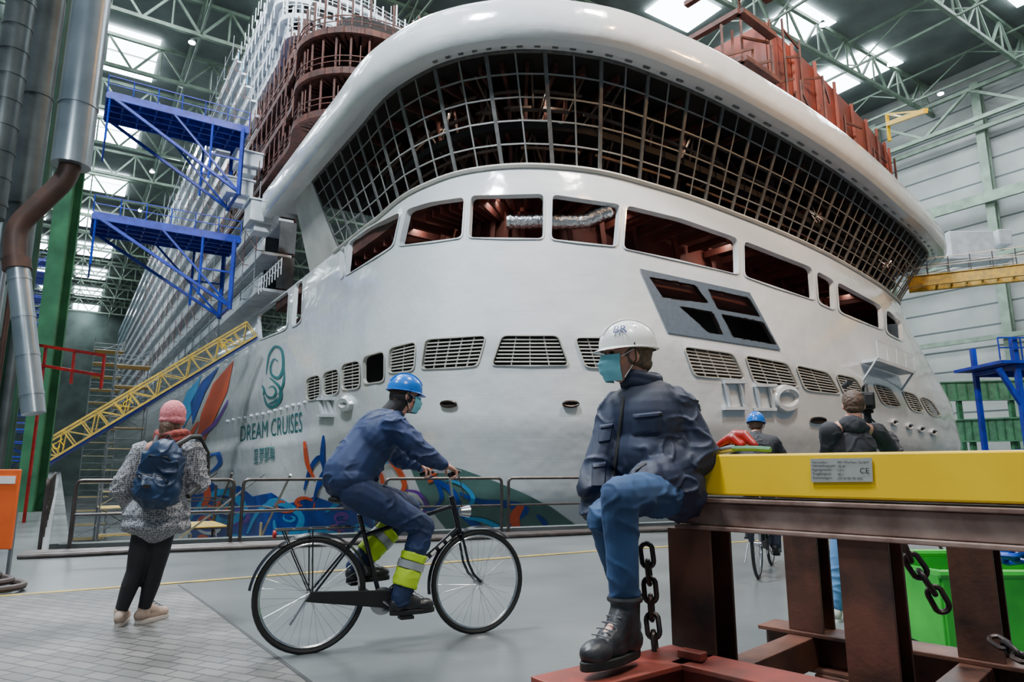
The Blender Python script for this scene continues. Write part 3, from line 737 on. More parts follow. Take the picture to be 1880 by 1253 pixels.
mb=MB(); mb.cyl(lp.location,lp.location+Z*.5,.45,.2,10); mk('housing',mb,M_galv,lp); mb=MB(); mb.cyl(lp.location-Z*.12,lp.location-Z*.02,.42,.42,10); mk('lens',mb,M_lamp,lp)
for p in (-3,9,20,76,92,106):
    for i in range(1,10):
        if p==9 and i>7: continue
        dupe(lp,W(20+24*i+(8 if p==20 else 0),p,CZ-7))
# ---------------------------------------------------------------- dock gear
def platform(z,name_label):
    r0=V((-20.6,49.5,z)); o=V((-.838,-.545,0)); al=V((-.545,.838,0))
    e=empty('access_platform',r0,name_label,'platform',group='blue access platforms')
    w=4.0; Ln=9.6
    mb=MB()
    for t in us(0,w,w/4): mb.beam(r0+al*t,r0+al*t+o*Ln,.16,.5)
    for t in us(0,Ln,Ln/9): mb.beam(r0+o*t,r0+o*t+al*w,.12,.35)
    mb.prism([r0+Z*.26,r0+o*Ln+Z*.26,r0+o*Ln+al*w+Z*.26,r0+al*w+Z*.26],(0,0,.08))
    mk('deck',mb,M_blue,e)
    mb=MB()
    for s_ in (0,w):
        for t in us(0,Ln,Ln/6): mb.beam(r0+al*s_+o*t+Z*.3,r0+al*s_+o*t+Z*1.5,.06)
        for h in (.9,1.5): mb.beam(r0+al*s_+Z*h,r0+al*s_+o*Ln+Z*h,.06)
    mk('guard_rail',mb,M_blue,e)
    mb=MB()
    for s_ in (0,w):
        b0=r0+al*s_; mb.beam(b0+o*Ln*.98,b0+o*.4-Z*5.2,.2); mb.beam(b0+o*.4,b0+o*.4-Z*5.4,.26); mb.beam(b0+o*Ln*.55-Z*.2,b0+o*.4-Z*5.2,.14); mb.beam(b0+o*Ln*.98,b0+o*Ln*.98-Z*3.4,.1)
        mb.beam(b0+o*2.6,b0+o*2.6-Z*4.6,.14); mb.beam(b0+o*.4-Z*2.6,b0+o*2.6-Z*2.6,.12)
    mb.beam(r0+o*.4-Z*5.2,r0+al*w+o*.4-Z*5.2,.2); mb.beam(r0+o*Ln*.98-Z*3.4,r0+al*w+o*Ln*.98-Z*3.4,.1); mk('brace',mb,M_blue,e)
platform(27.2,'blue steel cantilever access platform with braces, higher level'); platform(18.2,'blue steel cantilever access platform with braces, lower level')
g0=V((-30,44.3,1.3)); g1=V((-18.6,48.8,10.6)); e=empty('gangway',g0,'yellow lattice gangway sloping up to the ship side','gangway')
mb=MB(); d=(g1-g0); sdv=V((d.y,-d.x,0)).normalized(); up=sdv.cross(d).normalized(); up=up if up.z>0 else -up
for s_ in (-.6,.6):
    for h in (0,1.2): mb.beam(g0+sdv*s_+up*h,g1+sdv*s_+up*h,.13)
    N=14
    for i in range(N+1):
        a=g0+d*(i/N)+sdv*s_; mb.beam(a,a+up*1.2,.08)
        if i<N: mb.beam(a if i%2 else a+up*1.2,(g0+d*((i+1)/N)+sdv*s_)+(up*1.2 if i%2 else up*0),.07)
mk('side_truss',mb,M_yelrail,e); mb=MB(); mb.beam(g0-up*.1,g1-up*.1,1.1,.12,up); mk('walkway',mb,M_blue,e)
dn=d.normalized(); fs_=1 if sdv.y<0 else -1
for t in (.06,.36,.84):
    flat_text('PCT',g0+d*t+sdv*.72*fs_+up*.35,dn,up,.42,M_yel,e)
a=V((33,55,16.2)); b_=V((48,46,16.0)); e=empty('gangway',a,'yellow steel footbridge reaching the ship bow','gangway')
mb=MB(); sv=V((b_.y-a.y,a.x-b_.x,0)).normalized()
for s_ in (-1,1): mb.ibeam(a+sv*s_,b_+sv*s_,.3,.9,.06)
for t in us(0,1,.06): mb.beam(a.lerp(b_,t)+sv,a.lerp(b_,t)-sv,.12,.3)
mk('girder',mb,M_yelrail,e); mb=MB()
for s_ in (-1,1):
    for t in us(0,1,.08): p=a.lerp(b_,t)+sv*s_; mb.beam(p+Z*.4,p+Z*1.8,.06)
    for h in (1.1,1.8): mb.beam(a+sv*s_+Z*h,b_+sv*s_+Z*h,.06)
mk('guard_rail',mb,M_galv,e)
mb=MB(); q=P(1630,228,52); q2=P(1700,203,46); mb.beam(q,q2,.3,.35); mb.beam(q+Z*.9,q2,.12); mb.beam(q+Z*.9,q-Z*1.5,.2); mb.beam(q.lerp(q2,.5),q+Z*.9,.1); mk('jib_arm',mb,M_yel,label='yellow steel jib arm projecting from the deck edge',category='jib arm')
b0=P(1862,640,33); e=empty('stair_tower',V((b0.x,b0.y,0)),'blue steel stair tower with braces and rails','stair tower'); mb=MB(); bx,by=b0.x,b0.y
for dx,dy in ((0,0),(3.5,0),(0,3),(3.5,3)): mb.beam((bx+dx,by+dy,0),(bx+dx,by+dy,b0.z+.5),.22)
for zz in (2.0,b0.z-.9):
    mb.beam((bx,by,zz),(bx+3.5,by,zz),.25); mb.beam((bx,by+3,zz),(bx+3.5,by+3,zz),.25); mb.beam((bx,by,zz),(bx,by+3,zz),.2)
mk('frame',mb,M_blue,e); mb=MB(); mb.beam((bx,by,.2),(bx+3.5,by,4.6),.25);mb.beam((bx-.9,by,b0.z-1),(bx+.6,by,3),.2); mb.box((bx+1.55,by+1.5,b0.z-.7),(5.0,3.6,.15)); mk('brace',mb,M_blue,e)
mb=MB()
for t in us(0,4.4,.55): mb.beam((bx-.9+t,by-.2,b0.z-.6),(bx-.9+t,by-.2,b0.z+.5),.05)
for h in (0,.5): mb.beam((bx-.9,by-.2,b0.z+h),(bx+4,by-.2,b0.z+h),.06)
mk('guard_rail',mb,M_blue,e)
for px0,px1,py,h,Y in ((1700,1890,720,2.4,86),(1740,1890,792,2.6,80)):
    a=P(px0,py,Y); b_=P(px1,py-4,Y-6); mb=MB(); mb.ibeam(a,b_,.8,h,.15)
    for t in us(0,1,.1): p=a.lerp(b_,t); mb.beam(p-Z*h/2,p+Z*h/2,.5,.1)
    for t in (.35,.85): p=a.lerp(b_,t); mb.beam(V((p.x,p.y+.6,0)),V((p.x,p.y+.6,p.z-h/2)),.5)
    mk('crane_girder',mb,M_green,label='green painted steel girder beside the dock',category='girder',group='green dock girders')
def scaffold(loc,w,dp,hh,m,lab):
    e=empty('scaffold_tower',loc,lab,'scaffold'); R=Matrix.Rotation(math.atan2(.838,-.545),3,'Z')
    def q(a,b_,c): return V(loc)+R@V((a,b_,0))+Z*c
    mb=MB()
    for a in (0,w):
        for b_ in (0,dp): mb.beam(q(a,b_,0),q(a,b_,hh),.07)
    mk('standard',mb,m,e); mb=MB(); zz=0; k=0
    while zz<hh:
        for b_ in(0,dp): mb.beam(q(0,b_,zz),q(w,b_,zz),.06); mb.beam(q(0,b_,zz+1),q(w,b_,zz+1),.04)
        for a in(0,w): mb.beam(q(a,0,zz),q(a,dp,zz),.06); mb.beam(q(a,0,zz+1),q(a,dp,zz+1),.04)
        mb.beam(q(0 if k%2 else w,0,zz),q(w if k%2 else 0,0,zz+2),.05); mb.beam(q(w,0 if k%2 else dp,zz),q(w,dp if k%2 else 0,zz+2),.05)
        mp=MB(); mp.beam(q(w/2,0,zz+.03),q(w/2,dp,zz+.03),w,.06); mk('deck_plank',mp,M_yelrail if m is not M_blue else M_blue,e); zz+=2; k+=1
    mk('ledger',mb,m,e); return e
scaffold(tuple(W(62,-2.4,0)),2.2,2,17,M_blue,'blue scaffold stair tower on the quay edge')
scaffold(tuple(W(90,-3,0)),3,2,26,M_blue,'tall blue scaffold stair tower further along the quay')
scaffold(tuple(W(34,-4.4,0)),4,2.0,8,M_redp,'scaffold with red uprights and planks beside the quay wall')
scaffold(tuple(W(20,5.5,-9)),3,2.5,8.5,M_galv,'grey scaffold standing in the dock pit')
scaffold(tuple(W(28,5.5,-9)),3,2.5,9.5,M_railm,'dull scaffold standing in the dock pit')
scaffold(tuple(W(44,5.0,-9)),3,3,9.5,M_galv,'scaffold standing in the dock pit near the hull')
scaffold(tuple(W(75,6.5,-9)),3,3,22,M_galv,'grey scaffold tower rising from the dock floor')
scaffold(tuple(W(120,6.5,-9)),4,4,30,M_galv,'tall grey scaffold alongside the ship')
cb=P(96,600,19.5); cb.z=0; mb=MB(); mb.ibeam(cb,cb+Z*40,.5,.5,.06,up=(0,1,0)); 
mk('hall_column',mb,M_green,label='green steel hall column on the quay',category='column')
cb=P(60,640,15); cb.z=0; mb=MB()
for dx in (0,1.1): mb.beam(cb+V((dx-1.6,0,0)),cb+V((dx-1.6,0,36)),.18)
for zz in range(0,36,2): mb.beam(cb+V((-1.6,0,zz)),cb+V((-.5,0,zz+2)),.1); mb.beam(cb+V((-1.6,0,zz)),cb+V((-.5,0,zz)),.08)
mk('lattice_mast',mb,M_greendk,label='dark green steel lattice mast behind the ducts',category='mast')
def bend(pts,n_=6,r=.5):
    o=[pts[0]]
    for i in range(1,len(pts)-1):
        p=V(pts[i]);a=V(pts[i-1]);b_=V(pts[i+1]); A=p+(a-p).normalized()*r;B=p+(b_-p).normalized()*r
        for k in range(n_+1): t=k/n_; o.append(A*(1-t)**2+p*2*t*(1-t)+B*t*t)
    o.append(pts[-1]); return [V(p) for p in o]
def pipe(pts,r,m,lab,ribs=0,name='ventilation_pipe',rr=.5):
    b0=bend(pts,r=rr); mb=MB(); mb.tube(b0,r,20); o=mk(name,mb,m,smooth=True,label=lab,category='pipe')
    for k in range(ribs):
        t=(k+.5)/ribs; p=V(pts[0]).lerp(V(pts[1]),t); dd=(V(pts[1])-V(pts[0])).normalized()*.025
        mb=MB(); mb.cyl(p-dd,p+dd,r*1.05,r*1.05,20); mk('pipe_collar',mb,m,o,smooth=True)
    return o
a=P(130,305,10); pipe([V((a.x,a.y,18)),a],.27,M_duct,'large silver vertical ventilation duct',6)
c_=P(66,200,10.6); b_=P(66,480,10.6); b_.x=c_.x; pipe([V((c_.x,10.6,18)),b_],.22,M_ductdk,'grey vertical duct beside the larger duct',7)
c_=P(10,200,9.8); b_=P(14,400,9.8); b_.x=c_.x; pipe([V((c_.x,9.8,16)),b_],.20,M_ductdk,'dark ribbed vertical duct',26)
pipe([P(130,298,10),P(126,325,9.98),P(28,418,9.75),P(28,480,9.7)],.15,M_brownpipe,'brown rusty elbow pipe joining the ducts',rr=.22)
pipe([P(32,480,9.7),P(62,760,9.7)],.15,M_duct,'silver lower pipe running down to the quay',4)
mb=MB(); mb.cyl(P(30,476,9.7),P(32,496,9.7),.185,.185,20); mk('pipe_flange',mb,M_brownpipe,smooth=True,label='yellow-brown flange around the lower pipe',category='pipe flange')
for px,rr,Y,m in ((88,.05,12,M_greendk),(8,.07,13,M_greendk),(34,.06,12.5,M_galv),(52,.05,13.5,M_brownpipe),(20,.16,14.5,M_duct),(74,.12,15,M_ductdk)):
    q=P(px,300,Y); pipe([V((q.x,q.y,18)),V((q.x,q.y,1.0))],rr,m,'riser pipe beside the ducts')
mb=MB(); p0=P(-20,655,16); p1=P(188,690,15)
for dz in (0,.45): mb.beam(p0+Z*dz,p1+Z*dz,.07)
for t in us(0,1,.25): p=p0.lerp(p1,t); mb.beam(V((p.x,p.y,-.0)) if t<.6 else p-Z*.3,p+Z*.45,.05)
mk('scaffold_rail',mb,M_redp,label='red tubular scaffold guard rail on the quay',category='guard rail')
e=empty('site_sign',P(8,1010,7.4),'orange panel on a stand by the railing','sign'); mb=MB(); c=P(0,935,7.4); mb.box(c,(.34,.04,.82)); mk('panel',mb,M_orange,e,bevel=.01)
mb=MB(); mb.box(c+V((0,-.025,.3)),(.28,.01,.08)); mk('stripe',mb,M_helw,e)
for dx in (-.15,.15):
    mb=MB(); mb.beam(V((c.x+dx,c.y+.03,0)),V((c.x+dx,c.y+.03,c.z)),.03); mk('leg',mb,M_galv,e)
# ---------------------------------------------------------------- railings
def railing(p,q,n_,lab):
    p=V(p);q=V(q); e=empty('railing',p,lab,'railing',group='dockside railings'); d=(q-p); 
    for i in range(n_):
        a=p+d*((i+.03)/n_); b_=p+d*((i+.97)/n_); mb=MB(); 
        mb.tube(bend([a,a+Z*1.0,b_+Z*1.0,b_],5,.09),.027,8); mb.tube([a+Z*.52,b_+Z*.52],.018,8)
        mk('rail_section',mb,M_railm,e,smooth=True)
RO=V((-.39,.92,0))*-.28
railing(A0+RO+FE*.1,A0+RO+FE*11.4,5,'grey tubular steel railing along the dock edge')
railing(A0+RO+FE*13.2,A0+RO+FE*30,7,'grey tubular steel railing along the dock edge')
railing(A0+V((-.35,.1,0)),A0+V((-.35,.1,0))+V((-.545,.838,0))*24,10,'tubular steel railing along the quay edge')
railing(A0+V((-.6,-.3,0)),A0+V((-2.9,-1.0,0)),1,'short railing section closing off the quay')
for k in range(5):
    mb=MB(); pts_=[]; o_=-.45-.11*k
    for i in range(60):
        t=-.3+i*.28; p=A0+FE*t+V((.39,-.92,0))*(-o_+ .03*math.sin(i*.5+k*2)+.02*math.sin(i*.23*k)); pts_.append(p+Z*.035)
    mb.tube(pts_,.032,8); mk('hose',mb,M_hose if k%2 else M_railm,smooth=True,label='dark rubber hose lying along the dock edge',category='hose',group='hoses on the floor')
for k in range(3):
    c=V((-5.6,6.9,.03)); mb=MB(); mb.tube([c+V(((.85-.12*k)*math.cos(a),(.42-.07*k)*math.sin(a),.02+.05*k)) for a in us(0,6.28,.2)[:-1]],.032,8,True)
    mk('hose_coil',mb,M_hose,smooth=True,label='coiled black rubber hose on the floor',category='hose',group='coiled hoses')
# ---------------------------------------------------------------- steel trestle with yellow beam
fr=empty('support_trestle',(1.3,2.6,0),'rusty brown steel trestle carrying the yellow beam','steel trestle')
D45=V((.7071,-.7071,0)); N45=V((.7071,.7071,0)); S0=V((.70,3.02,0)); R45=Matrix.Rotation(math.radians(-45),3,'Z')
for nn in (.09,1.0):
    mb=MB(); mb.ibeam(S0+N45*nn+Z*.985,S0+N45*nn+D45*2.0+Z*.985,.2,.13,.018)
    if nn<.5:
        for s_ in us(.14,1.9,.35): mb.beam(S0+D45*s_+N45*.05+Z*.925,S0+D45*s_+N45*.05+Z*1.045,.012,.09,up=D45)
        mb.beam(S0+N45*.015+Z*.985,S0+N45*.015+D45*2+Z*.985,.01,.09)
    mk('top_beam',mb,M_rusttop,fr,bevel=.004)
for s_,nn,w in ((.06,.09,.2),(.745,.09,.17),(1.5,.09,.2),(.14,1.0,.17),(.87,1.0,.17)):
    mb=MB(); p=S0+D45*s_+N45*nn
    mb.box(p+Z*.65,(.016,w*.85,.54),R45)
    for k in(-1,1): mb.box(p+N45*(k*w*.42)+Z*.65,(w,.016,.54),R45)
    mk('post',mb,M_rustbeam,fr,bevel=.003)
for nn in (.09,1.0):
    mb=MB(); mb.ibeam(S0+N45*nn-D45*.1+Z*.29,S0+N45*nn+D45*2.1+Z*.29,.2,.18,.02); mk('base_beam',mb,M_rustbeam,fr,bevel=.004)
for s_ in (.12,.85,1.6):
    mb=MB(); mb.beam(S0+D45*s_+N45*.1+Z*.29,S0+D45*s_+N45*1.0+Z*.29,.12,.14); mk('cross_member',mb,M_rustbeam,fr,bevel=.004)
for s_ in (.3,1.4):
    for nn in (.09,1.0):
        mb=MB(); mb.box(S0+D45*s_+N45*nn+Z*.1,(.25,.22,.2),R45); mk('foot_block',mb,M_rustbeam,fr,bevel=.01)
yb=empty('lifting_beam',S0+Z*1.06,'bright yellow painted steel lifting beam lying on the rusty trestle','steel beam')
mb=MB(); mb.box(S0+N45*.1+D45*1.0+Z*1.145,(2.1,.2,.165),R45); mk('body',mb,M_yel,yb,bevel=.008)
def on_face(px,py):
    d=ray(px,py); t=(S0-N45*.004-CAM).dot(N45)/d.dot(N45); return CAM+d*t
q=[on_face(1488,843),on_face(1601,841),on_face(1603,885),on_face(1490,886)]
mb=MB(); mb.prism(q[::-1],-N45*.003); mk('name_plate',mb,M_plate,yb)
for i,(a,b_) in enumerate([('Hersteller:','MV Werften GmbH'),('Herstellungsjahr','2018'),('Eigengewicht','1,0 t'),('Tragfähigkeit','40 t'),('Zeichnungsnr.','123 0100 90 005')]):
    flat_text(a,on_face(1493,852+i*7.4)-N45*.006,D45,Z,.0095,M_ink,yb); flat_text(b_,on_face(1539,852+i*7.3)-N45*.006,D45,Z,.0095,M_ink,yb)
flat_text('CE',on_face(1580,870)-N45*.006,D45,Z,.02,M_ink,yb)
mb=MB(); b0=V((.13,2.46,.38)); b1=V((.72,2.9,.38)); mb.ibeam(b0,b1,.22,.16,.02); mk('steel_channel',mb,M_redbeam,label='rusty red steel beam under the seated person\'s boot',category='steel beam',bevel=.004)
mb=MB(); b0=V((.66,2.80,.38)); b1=b0+D45*1.4; mb.ibeam(b0,b1,.2,.16,.02); mb.box(b0+V((.02,-.05,.1)),(.1,.05,.03),R45); mk('steel_channel',mb,M_redbeam,label='chipped red painted steel beam at the trestle base',category='steel beam',bevel=.004)
for p in (V((.2,2.52,0)),V((.6,2.8,0)),V((.9,2.56,0)),V((1.5,1.96,0))):
    mb=MB(); mb.box(p+Z*.15,(.16,.16,.3),R45); mk('timber_block',mb,M_rustbeam,label='dark block carrying the low red beams',category='support block',group='support blocks',bevel=.006)
def chain(pts,lk,r,m,lab,name='chain'):
    P3=[V(p) for p in pts]; e=empty(name,P3[-1],lab,'chain'); L=[0]
    for a,b_ in zip(P3,P3[1:]): L.append(L[-1]+(b_-a).length)
    s_=0; k=0
    while s_<L[-1]:
        for j in range(1,len(L)):
            if L[j]>=s_: break
        t=(s_-L[j-1])/(L[j]-L[j-1]); p=P3[j-1].lerp(P3[j],t); d=(P3[j]-P3[j-1]).normalized()
        a=V((1,0,0)) if abs(d.x)<.8 else V((0,1,0)); x=d.cross(a).normalized(); y=d.cross(x)
        w=(x+y*.35 if k%2 else y-x*.35).normalized(); mb=MB(); ring_=[]
        for q in range(16):
            an=2*math.pi*q/16; ring_.append(p+w*math.cos(an)*lk*.33+d*(math.sin(an)*lk*.33+(lk*.3 if math.sin(an)>0 else -lk*.3)))
        mb.tube(ring_,r,7,True); mk('chain_link',mb,m,e,smooth=True); s_+=lk*.92; k+=1
chain([P(1188,1020,2.98),P(1192,1060,2.98),P(1196,1120,2.96),P(1203,1195,2.9)],.075,.011,M_steeldark,'heavy dark steel chain hanging beside the frame')
chain([P(1648,975,3.0),P(1665,1015,3.0),P(1695,1060,3.0),P(1722,1100,3.0),P(1735,1125,3.0)],.085,.012,M_steeldark,'heavy dark chain sloping down under the trestle')
chain([P(1835,1180,2.9),P(1870,1205,2.8),P(1900,1220,2.7)],.07,.010,M_steeldark,'dark chain lying by the trestle base')
e=empty('lifting_shackle',S0+D45*.1+Z*1.23,'dark red lifting shackle and hook lying on the yellow beam','shackle')
mb=MB(); mb.limb([P(1314,822,3.0),P(1330,812,2.98),P(1350,800,2.96),P(1366,800,2.94),P(1385,818,2.9)],[.014,.02,.026,.024,.016],10); mb.limb([P(1345,806,2.95),P(1360,818,2.93)],[.02,.018],10); remesh(mb,'hook',M_redp,e,.005,1)
mb=MB(); mb.tube([P(1318,828,3.0),P(1352,822,2.94)],.017,10); mk('shank',mb,M_galv,e,smooth=True); mb=MB(); mb.tube([P(1345,824,2.93),P(1385,824,2.87),P(1415,826,2.82)],.011,8); mk('pin',mb,M_green,e,smooth=True)
# green container with blue chain
o=V((P(1718,1035,4.45).x+.02,4.45,.06)); e=empty('waste_container',o,'bright green open steel container holding blue chain','container')
wd=1.9; dp=1.1; hh=.46; mb=MB()
mb.box(o+V((wd/2,0,hh/2)),(wd,.03,hh)); mb.box(o+V((wd/2,dp,hh/2)),(wd,.03,hh)); mb.box(o+V((0,dp/2,hh/2)),(.03,dp,hh)); mb.box(o+V((wd,dp/2,hh/2)),(.03,dp,hh)); mb.box(o+V((wd/2,dp/2,.02)),(wd,dp,.04))
mk('body',mb,M_greenvivid,e,bevel=.006); mb=MB()
mb.tube([o+V((0,0,hh)),o+V((wd,0,hh)),o+V((wd,dp,hh)),o+V((0,dp,hh))],.03,8,True); mk('rim',mb,M_greenvivid,e)
for dx in (.15,wd-.15):
    mb=MB(); mb.box(o+V((dx,dp/2,-.03)),(.15,dp*.9,.06)); mk('skid',mb,M_green,e)
chain([o+V((.35+1.1*t+.08*math.sin(t*20),.25+.2*math.sin(t*9),hh+.03+.07*math.sin(t*7))) for t in us(0,1,.04)],.13,.02,M_bluech,'blue painted heavy chain piled in the green container')
chain([o+V((1.6-1.1*t,.45+.2*math.cos(t*9),hh+.08+.08*math.sin(t*6))) for t in us(0,1,.05)],.13,.02,M_bluech,'blue painted heavy chain piled in the green container')
# ---------------------------------------------------------------- people
def frame(f,u=Z):
    f=V(f).normalized(); r=f.cross(V(u)).normalized(); uu=r.cross(f); return r,f,uu
def FR(f,u=Z):
    r,f,uu=frame(f,u); return Matrix((r,f,uu)).transposed()
def head(mb,hc,f,s=1):
    R=FR(f); h=V(hc)
    def q(a,b_,c): return h+R@V((a,b_,c))*s
    mb.ell(q(0,-.008,.02),(.076*s,.096*s,.10*s),R,20,14); mb.ell(q(0,.028,-.05),(.056*s,.062*s,.068*s),R,16,10); mb.ell(q(0,.05,-.088),(.03*s,.03*s,.025*s),R)
    mb.limb([q(0,.088,.012),q(0,.104,-.015),q(0,.112,-.028)],[.009*s,.011*s,.014*s],10); mb.ell(q(-.013,.1,-.03),.01*s);mb.ell(q(.013,.1,-.03),.01*s)
    mb.ell(q(0,.078,.028),(.05*s,.015*s,.011*s),R); mb.ell(q(0,.087,-.057),(.024*s,.01*s,.006*s),R); mb.ell(q(0,.085,-.067),(.02*s,.01*s,.007*s),R)
    for k in(-1,1):
        mb.ell(q(k*.077,-.008,-.008),(.011*s,.02*s,.032*s),R); mb.ell(q(k*.042,.055,-.025),(.025*s,.02*s,.02*s),R)
    mb.limb([q(0,-.03,-.06),q(0,-.035,-.13)],[.055*s,.058*s])
    return q
def hand(mb,w,d,n_,side_,curl=.9,s=1):
    w=V(w); d=V(d).normalized(); n_=(V(n_)-d*V(n_).dot(d)).normalized(); sd=V(side_); sd=(sd-d*sd.dot(d)-n_*sd.dot(n_)).normalized()
    R=Matrix((sd,d,n_)).transposed(); mb.ell(w+d*.05*s,(.042*s,.056*s,.017*s),R,14,10); mb.limb([w-d*.02,w+d*.02],[.028*s,.028*s],10)
    for off,l in ((.035,.9),(.012,1.0),(-.012,.95),(-.036,.75)):
        p=w+d*.088*s+sd*off*s; a=0; pts_=[w+d*.05*s+sd*off*.8*s,p]
        for seg,lc in ((.042,.35),(.026,.45),(.021,.35)):
            a+=curl*lc*1.6; p=p+(d*math.cos(a)+n_*math.sin(a))*seg*l*s; pts_.append(p)
        mb.limb(pts_,[.0092*s,.0092*s,.0088*s,.008*s,.0072*s],8)
    p=w+d*.02*s+sd*.032*s; pts_=[w+d*.015*s+sd*.015*s,p]
    dd=(d*.7+sd*.7+n_*.3).normalized(); p=p+dd*.036*s; pts_.append(p); dd=(d*.9+sd*.1+n_*(.3+.5*curl)).normalized(); p=p+dd*.03*s; pts_.append(p); p=p+(dd+n_*.5*curl).normalized()*.022*s; pts_.append(p)
    mb.limb(pts_,[.014*s,.013*s,.011*s,.010*s,.008*s],8)
def body(e,J,hf,tf,vox=.007,hands=None):
    mb=MB(); q=head(mb,J['hc'],hf); R=FR(tf)
    mb.limb([V(J['hc'])-Z*.06,J['nk']],[.055,.062]); mb.ell(J['ch'],(.15,.10,.17),R,18,12); mb.ell(J['pv'],(.145,.10,.12),R,18,12); mb.limb([J['ch'],J['pv']],[.11,.11])
    for k in 'LR':
        mb.limb([J['nk'],J['s'+k],J['e'+k],J['w'+k]],[.06,.05,.038,.027]); mb.limb([J['h'+k],J['k'+k],J['a'+k]],[.08,.05,.034]); mb.limb([J['a'+k],V(J['a'+k]).lerp(J['t'+k],.55)],[.030,.020])
    if hands:
        for a in hands: hand(mb,*a)
    return remesh(mb,'body',M_skin,e,vox,2),q
def helmet(e,hc,f,m,s=1):
    R=FR(f); h=V(hc)+R@V((0,-.005,.045)); mb=MB(); n_=28;mm_=9; vs=[];fs=[]
    rx,ry,rz=.108*s,.132*s,.118*s
    for j in range(mm_+1):
        th=math.pi/2*j/mm_
        for i in range(n_):
            a=2*math.pi*i/n_; rr=math.sin(th)
            vs.append(h+R@V((rx*rr*math.cos(a),ry*rr*math.sin(a),rz*math.cos(th)+(0 if j<mm_ else -.012))))
    for i in range(n_):
        a=2*math.pi*i/n_; k=1.07+(.18*max(0,math.sin(a))**3); vs.append(h+R@V((rx*min(k,1.09)*math.cos(a),ry*k*math.sin(a),-.016-.012*max(0,math.sin(a)))))
    for i in range(n_):
        a=2*math.pi*i/n_; vs.append(h+R@V((rx*.97*math.cos(a),ry*.97*math.sin(a),-.02)))
    for j in range(mm_+2):
        for i in range(n_): fs.append((j*n_+i,j*n_+(i+1)%n_,(j+1)*n_+(i+1)%n_,(j+1)*n_+i))
    mb.add(vs,fs); o=mk('safety_helmet',mb,m,e,smooth=True)
    for off in (-.022,0,.022):
        mb=MB(); mb.tube([h+R@V((off*s,ry*1.0*math.sin(t),(rz*1.01)*math.cos(t))) for t in us(-1.15,1.15,.12)],.0045,6); mk('ridge',mb,m,o,smooth=True)
    mb=MB(); mb.tube([h+R@V((-rx,.01,.0)),h+R@V((-rx*.85,.0,-.07)),h+R@V((-.02,.04,-.165)),h+R@V((.02,.04,-.165)),h+R@V((rx*.85,0,-.07)),h+R@V((rx,.01,0))],.003,5)
    mk('chin_strap',mb,M_black,o); return o,h,R,(rx,ry,rz)
def mask(e,hc,f):
    R=FR(f); h=V(hc); vs=[];fs=[]; na=14;nb=9
    for j in range(nb+1):
        zz=.002-.115*j/nb
        for i in range(na+1):
            t=-1.15+2.3*i/na; bulge=math.sin(math.pi*j/nb)*.012+.004*math.cos(j*2.2); cz=.5+.5*math.cos(t*1.3)
            vs.append(h+R@V(((.075-.02*(j/nb)**2)*math.sin(t)*1.03,.02+(.088+bulge*cz+.022*cz*(1-abs(j/nb-.35)))*math.cos(t)-.01*(j/nb)**2,zz)))
    for j in range(nb):
        for i in range(na): a=j*(na+1)+i; fs.append((a,a+1,a+na+2,a+na+1))
    mb=MB(); mb.add(vs,fs); o=mk('face_mask',mb,M_mask,e,smooth=True,label='light blue surgical face mask')
    for k in(-1,1):
        mb=MB(); mb.tube([h+R@V((k*.068,.055,-.01)),h+R@V((k*.082,.0,.02)),h+R@V((k*.086,-.02,-.01)),h+R@V((k*.06,.04,-.1))],.0018,5)
        mk('ear_loop',mb,M_helw,o)
def hair(e,hc,f,m,full=False):
    R=FR(f); h=V(hc); mb=MB(); mb.ell(h+R@V((0,-.022,.018)),(.084,.092,.095),R,20,14)
    mb.ell(h+R@V((0,-.05,-.03)),(.07,.06,.05),R)
    if full: mb.ell(h+R@V((0,.0,.05)),(.084,.1,.08),R)
    return remesh(mb,'hair',m,e,.006,3,.012,.02)
def eyes(e,q):
    for k in(-1,1):
        mb=MB(); mb.ell(q(k*.031,.083,.013),(.012,.008,.007)); mk('eye',mb,M_eye,e,smooth=True)
def shoe(e,a,t,m,sole=M_sole,w=.045,name='shoe',s=1.0,shaft=0):
    a=V(a);t=V(t); d=V((t.x-a.x,t.y-a.y,0)); d.normalize()
    zs=t.z-.035; R=FR(d); g=V((a.x,a.y,zs)); mb=MB()
    mb.ell(g+d*(-.02*s)+Z*.05*s,(w*.95,.062*s,.052*s),R); mb.ell(g+d*.08*s+Z*.045*s,(w*.98,.09*s,.05*s),R); mb.ell(g+d*.165*s+Z*.038*s,(w*1.06,.075*s,.044*s),R); mb.limb([a+Z*.02,g+Z*.05],[.047*s,.045*s]); mb.limb([g+Z*.10*s,g+d*.1*s+Z*.06*s],[.047*s,.044*s])
    if shaft: mb.limb([a+Z*shaft,a+Z*.02,g+Z*.06],[.058,.054,.05]); mb.limb([a+Z*.02,g+d*.06*s+Z*.08*s],[.052,.046])
    o=remesh(mb,name,m,e,.006,2)
    if shaft:
        mb=MB(); c=a+Z*shaft; mb.tube([c+V((.056*math.cos(x),.056*math.sin(x),0)) for x in us(0,6.28,.4)[:-1]],.012,8,True); mk('ankle_collar',mb,m,o,smooth=True)
    mb=MB(); pl=[]
    for k in range(20):
        an=2*math.pi*k/20; pl.append(g+R@V((w*1.12*math.cos(an)*(1.0 if math.sin(an)>0 else .88),(.085+.16*math.sin(an))*s,0))+Z*-.012)
    mb.prism(pl,(0,0,.03*s)); mk('sole',mb,sole,o,bevel=.004)
    for k in range(6 if shaft else 4):
        mb=MB(); c=g+d*(.15-.028*k)*s+Z*((.088+.017*k)*s); r=R@V((1,0,0)); mb.tube([c-r*.034,c+Z*.004+d*.004,c+r*.034],.003,5); mk('lace',mb,M_lace,o)
    return o
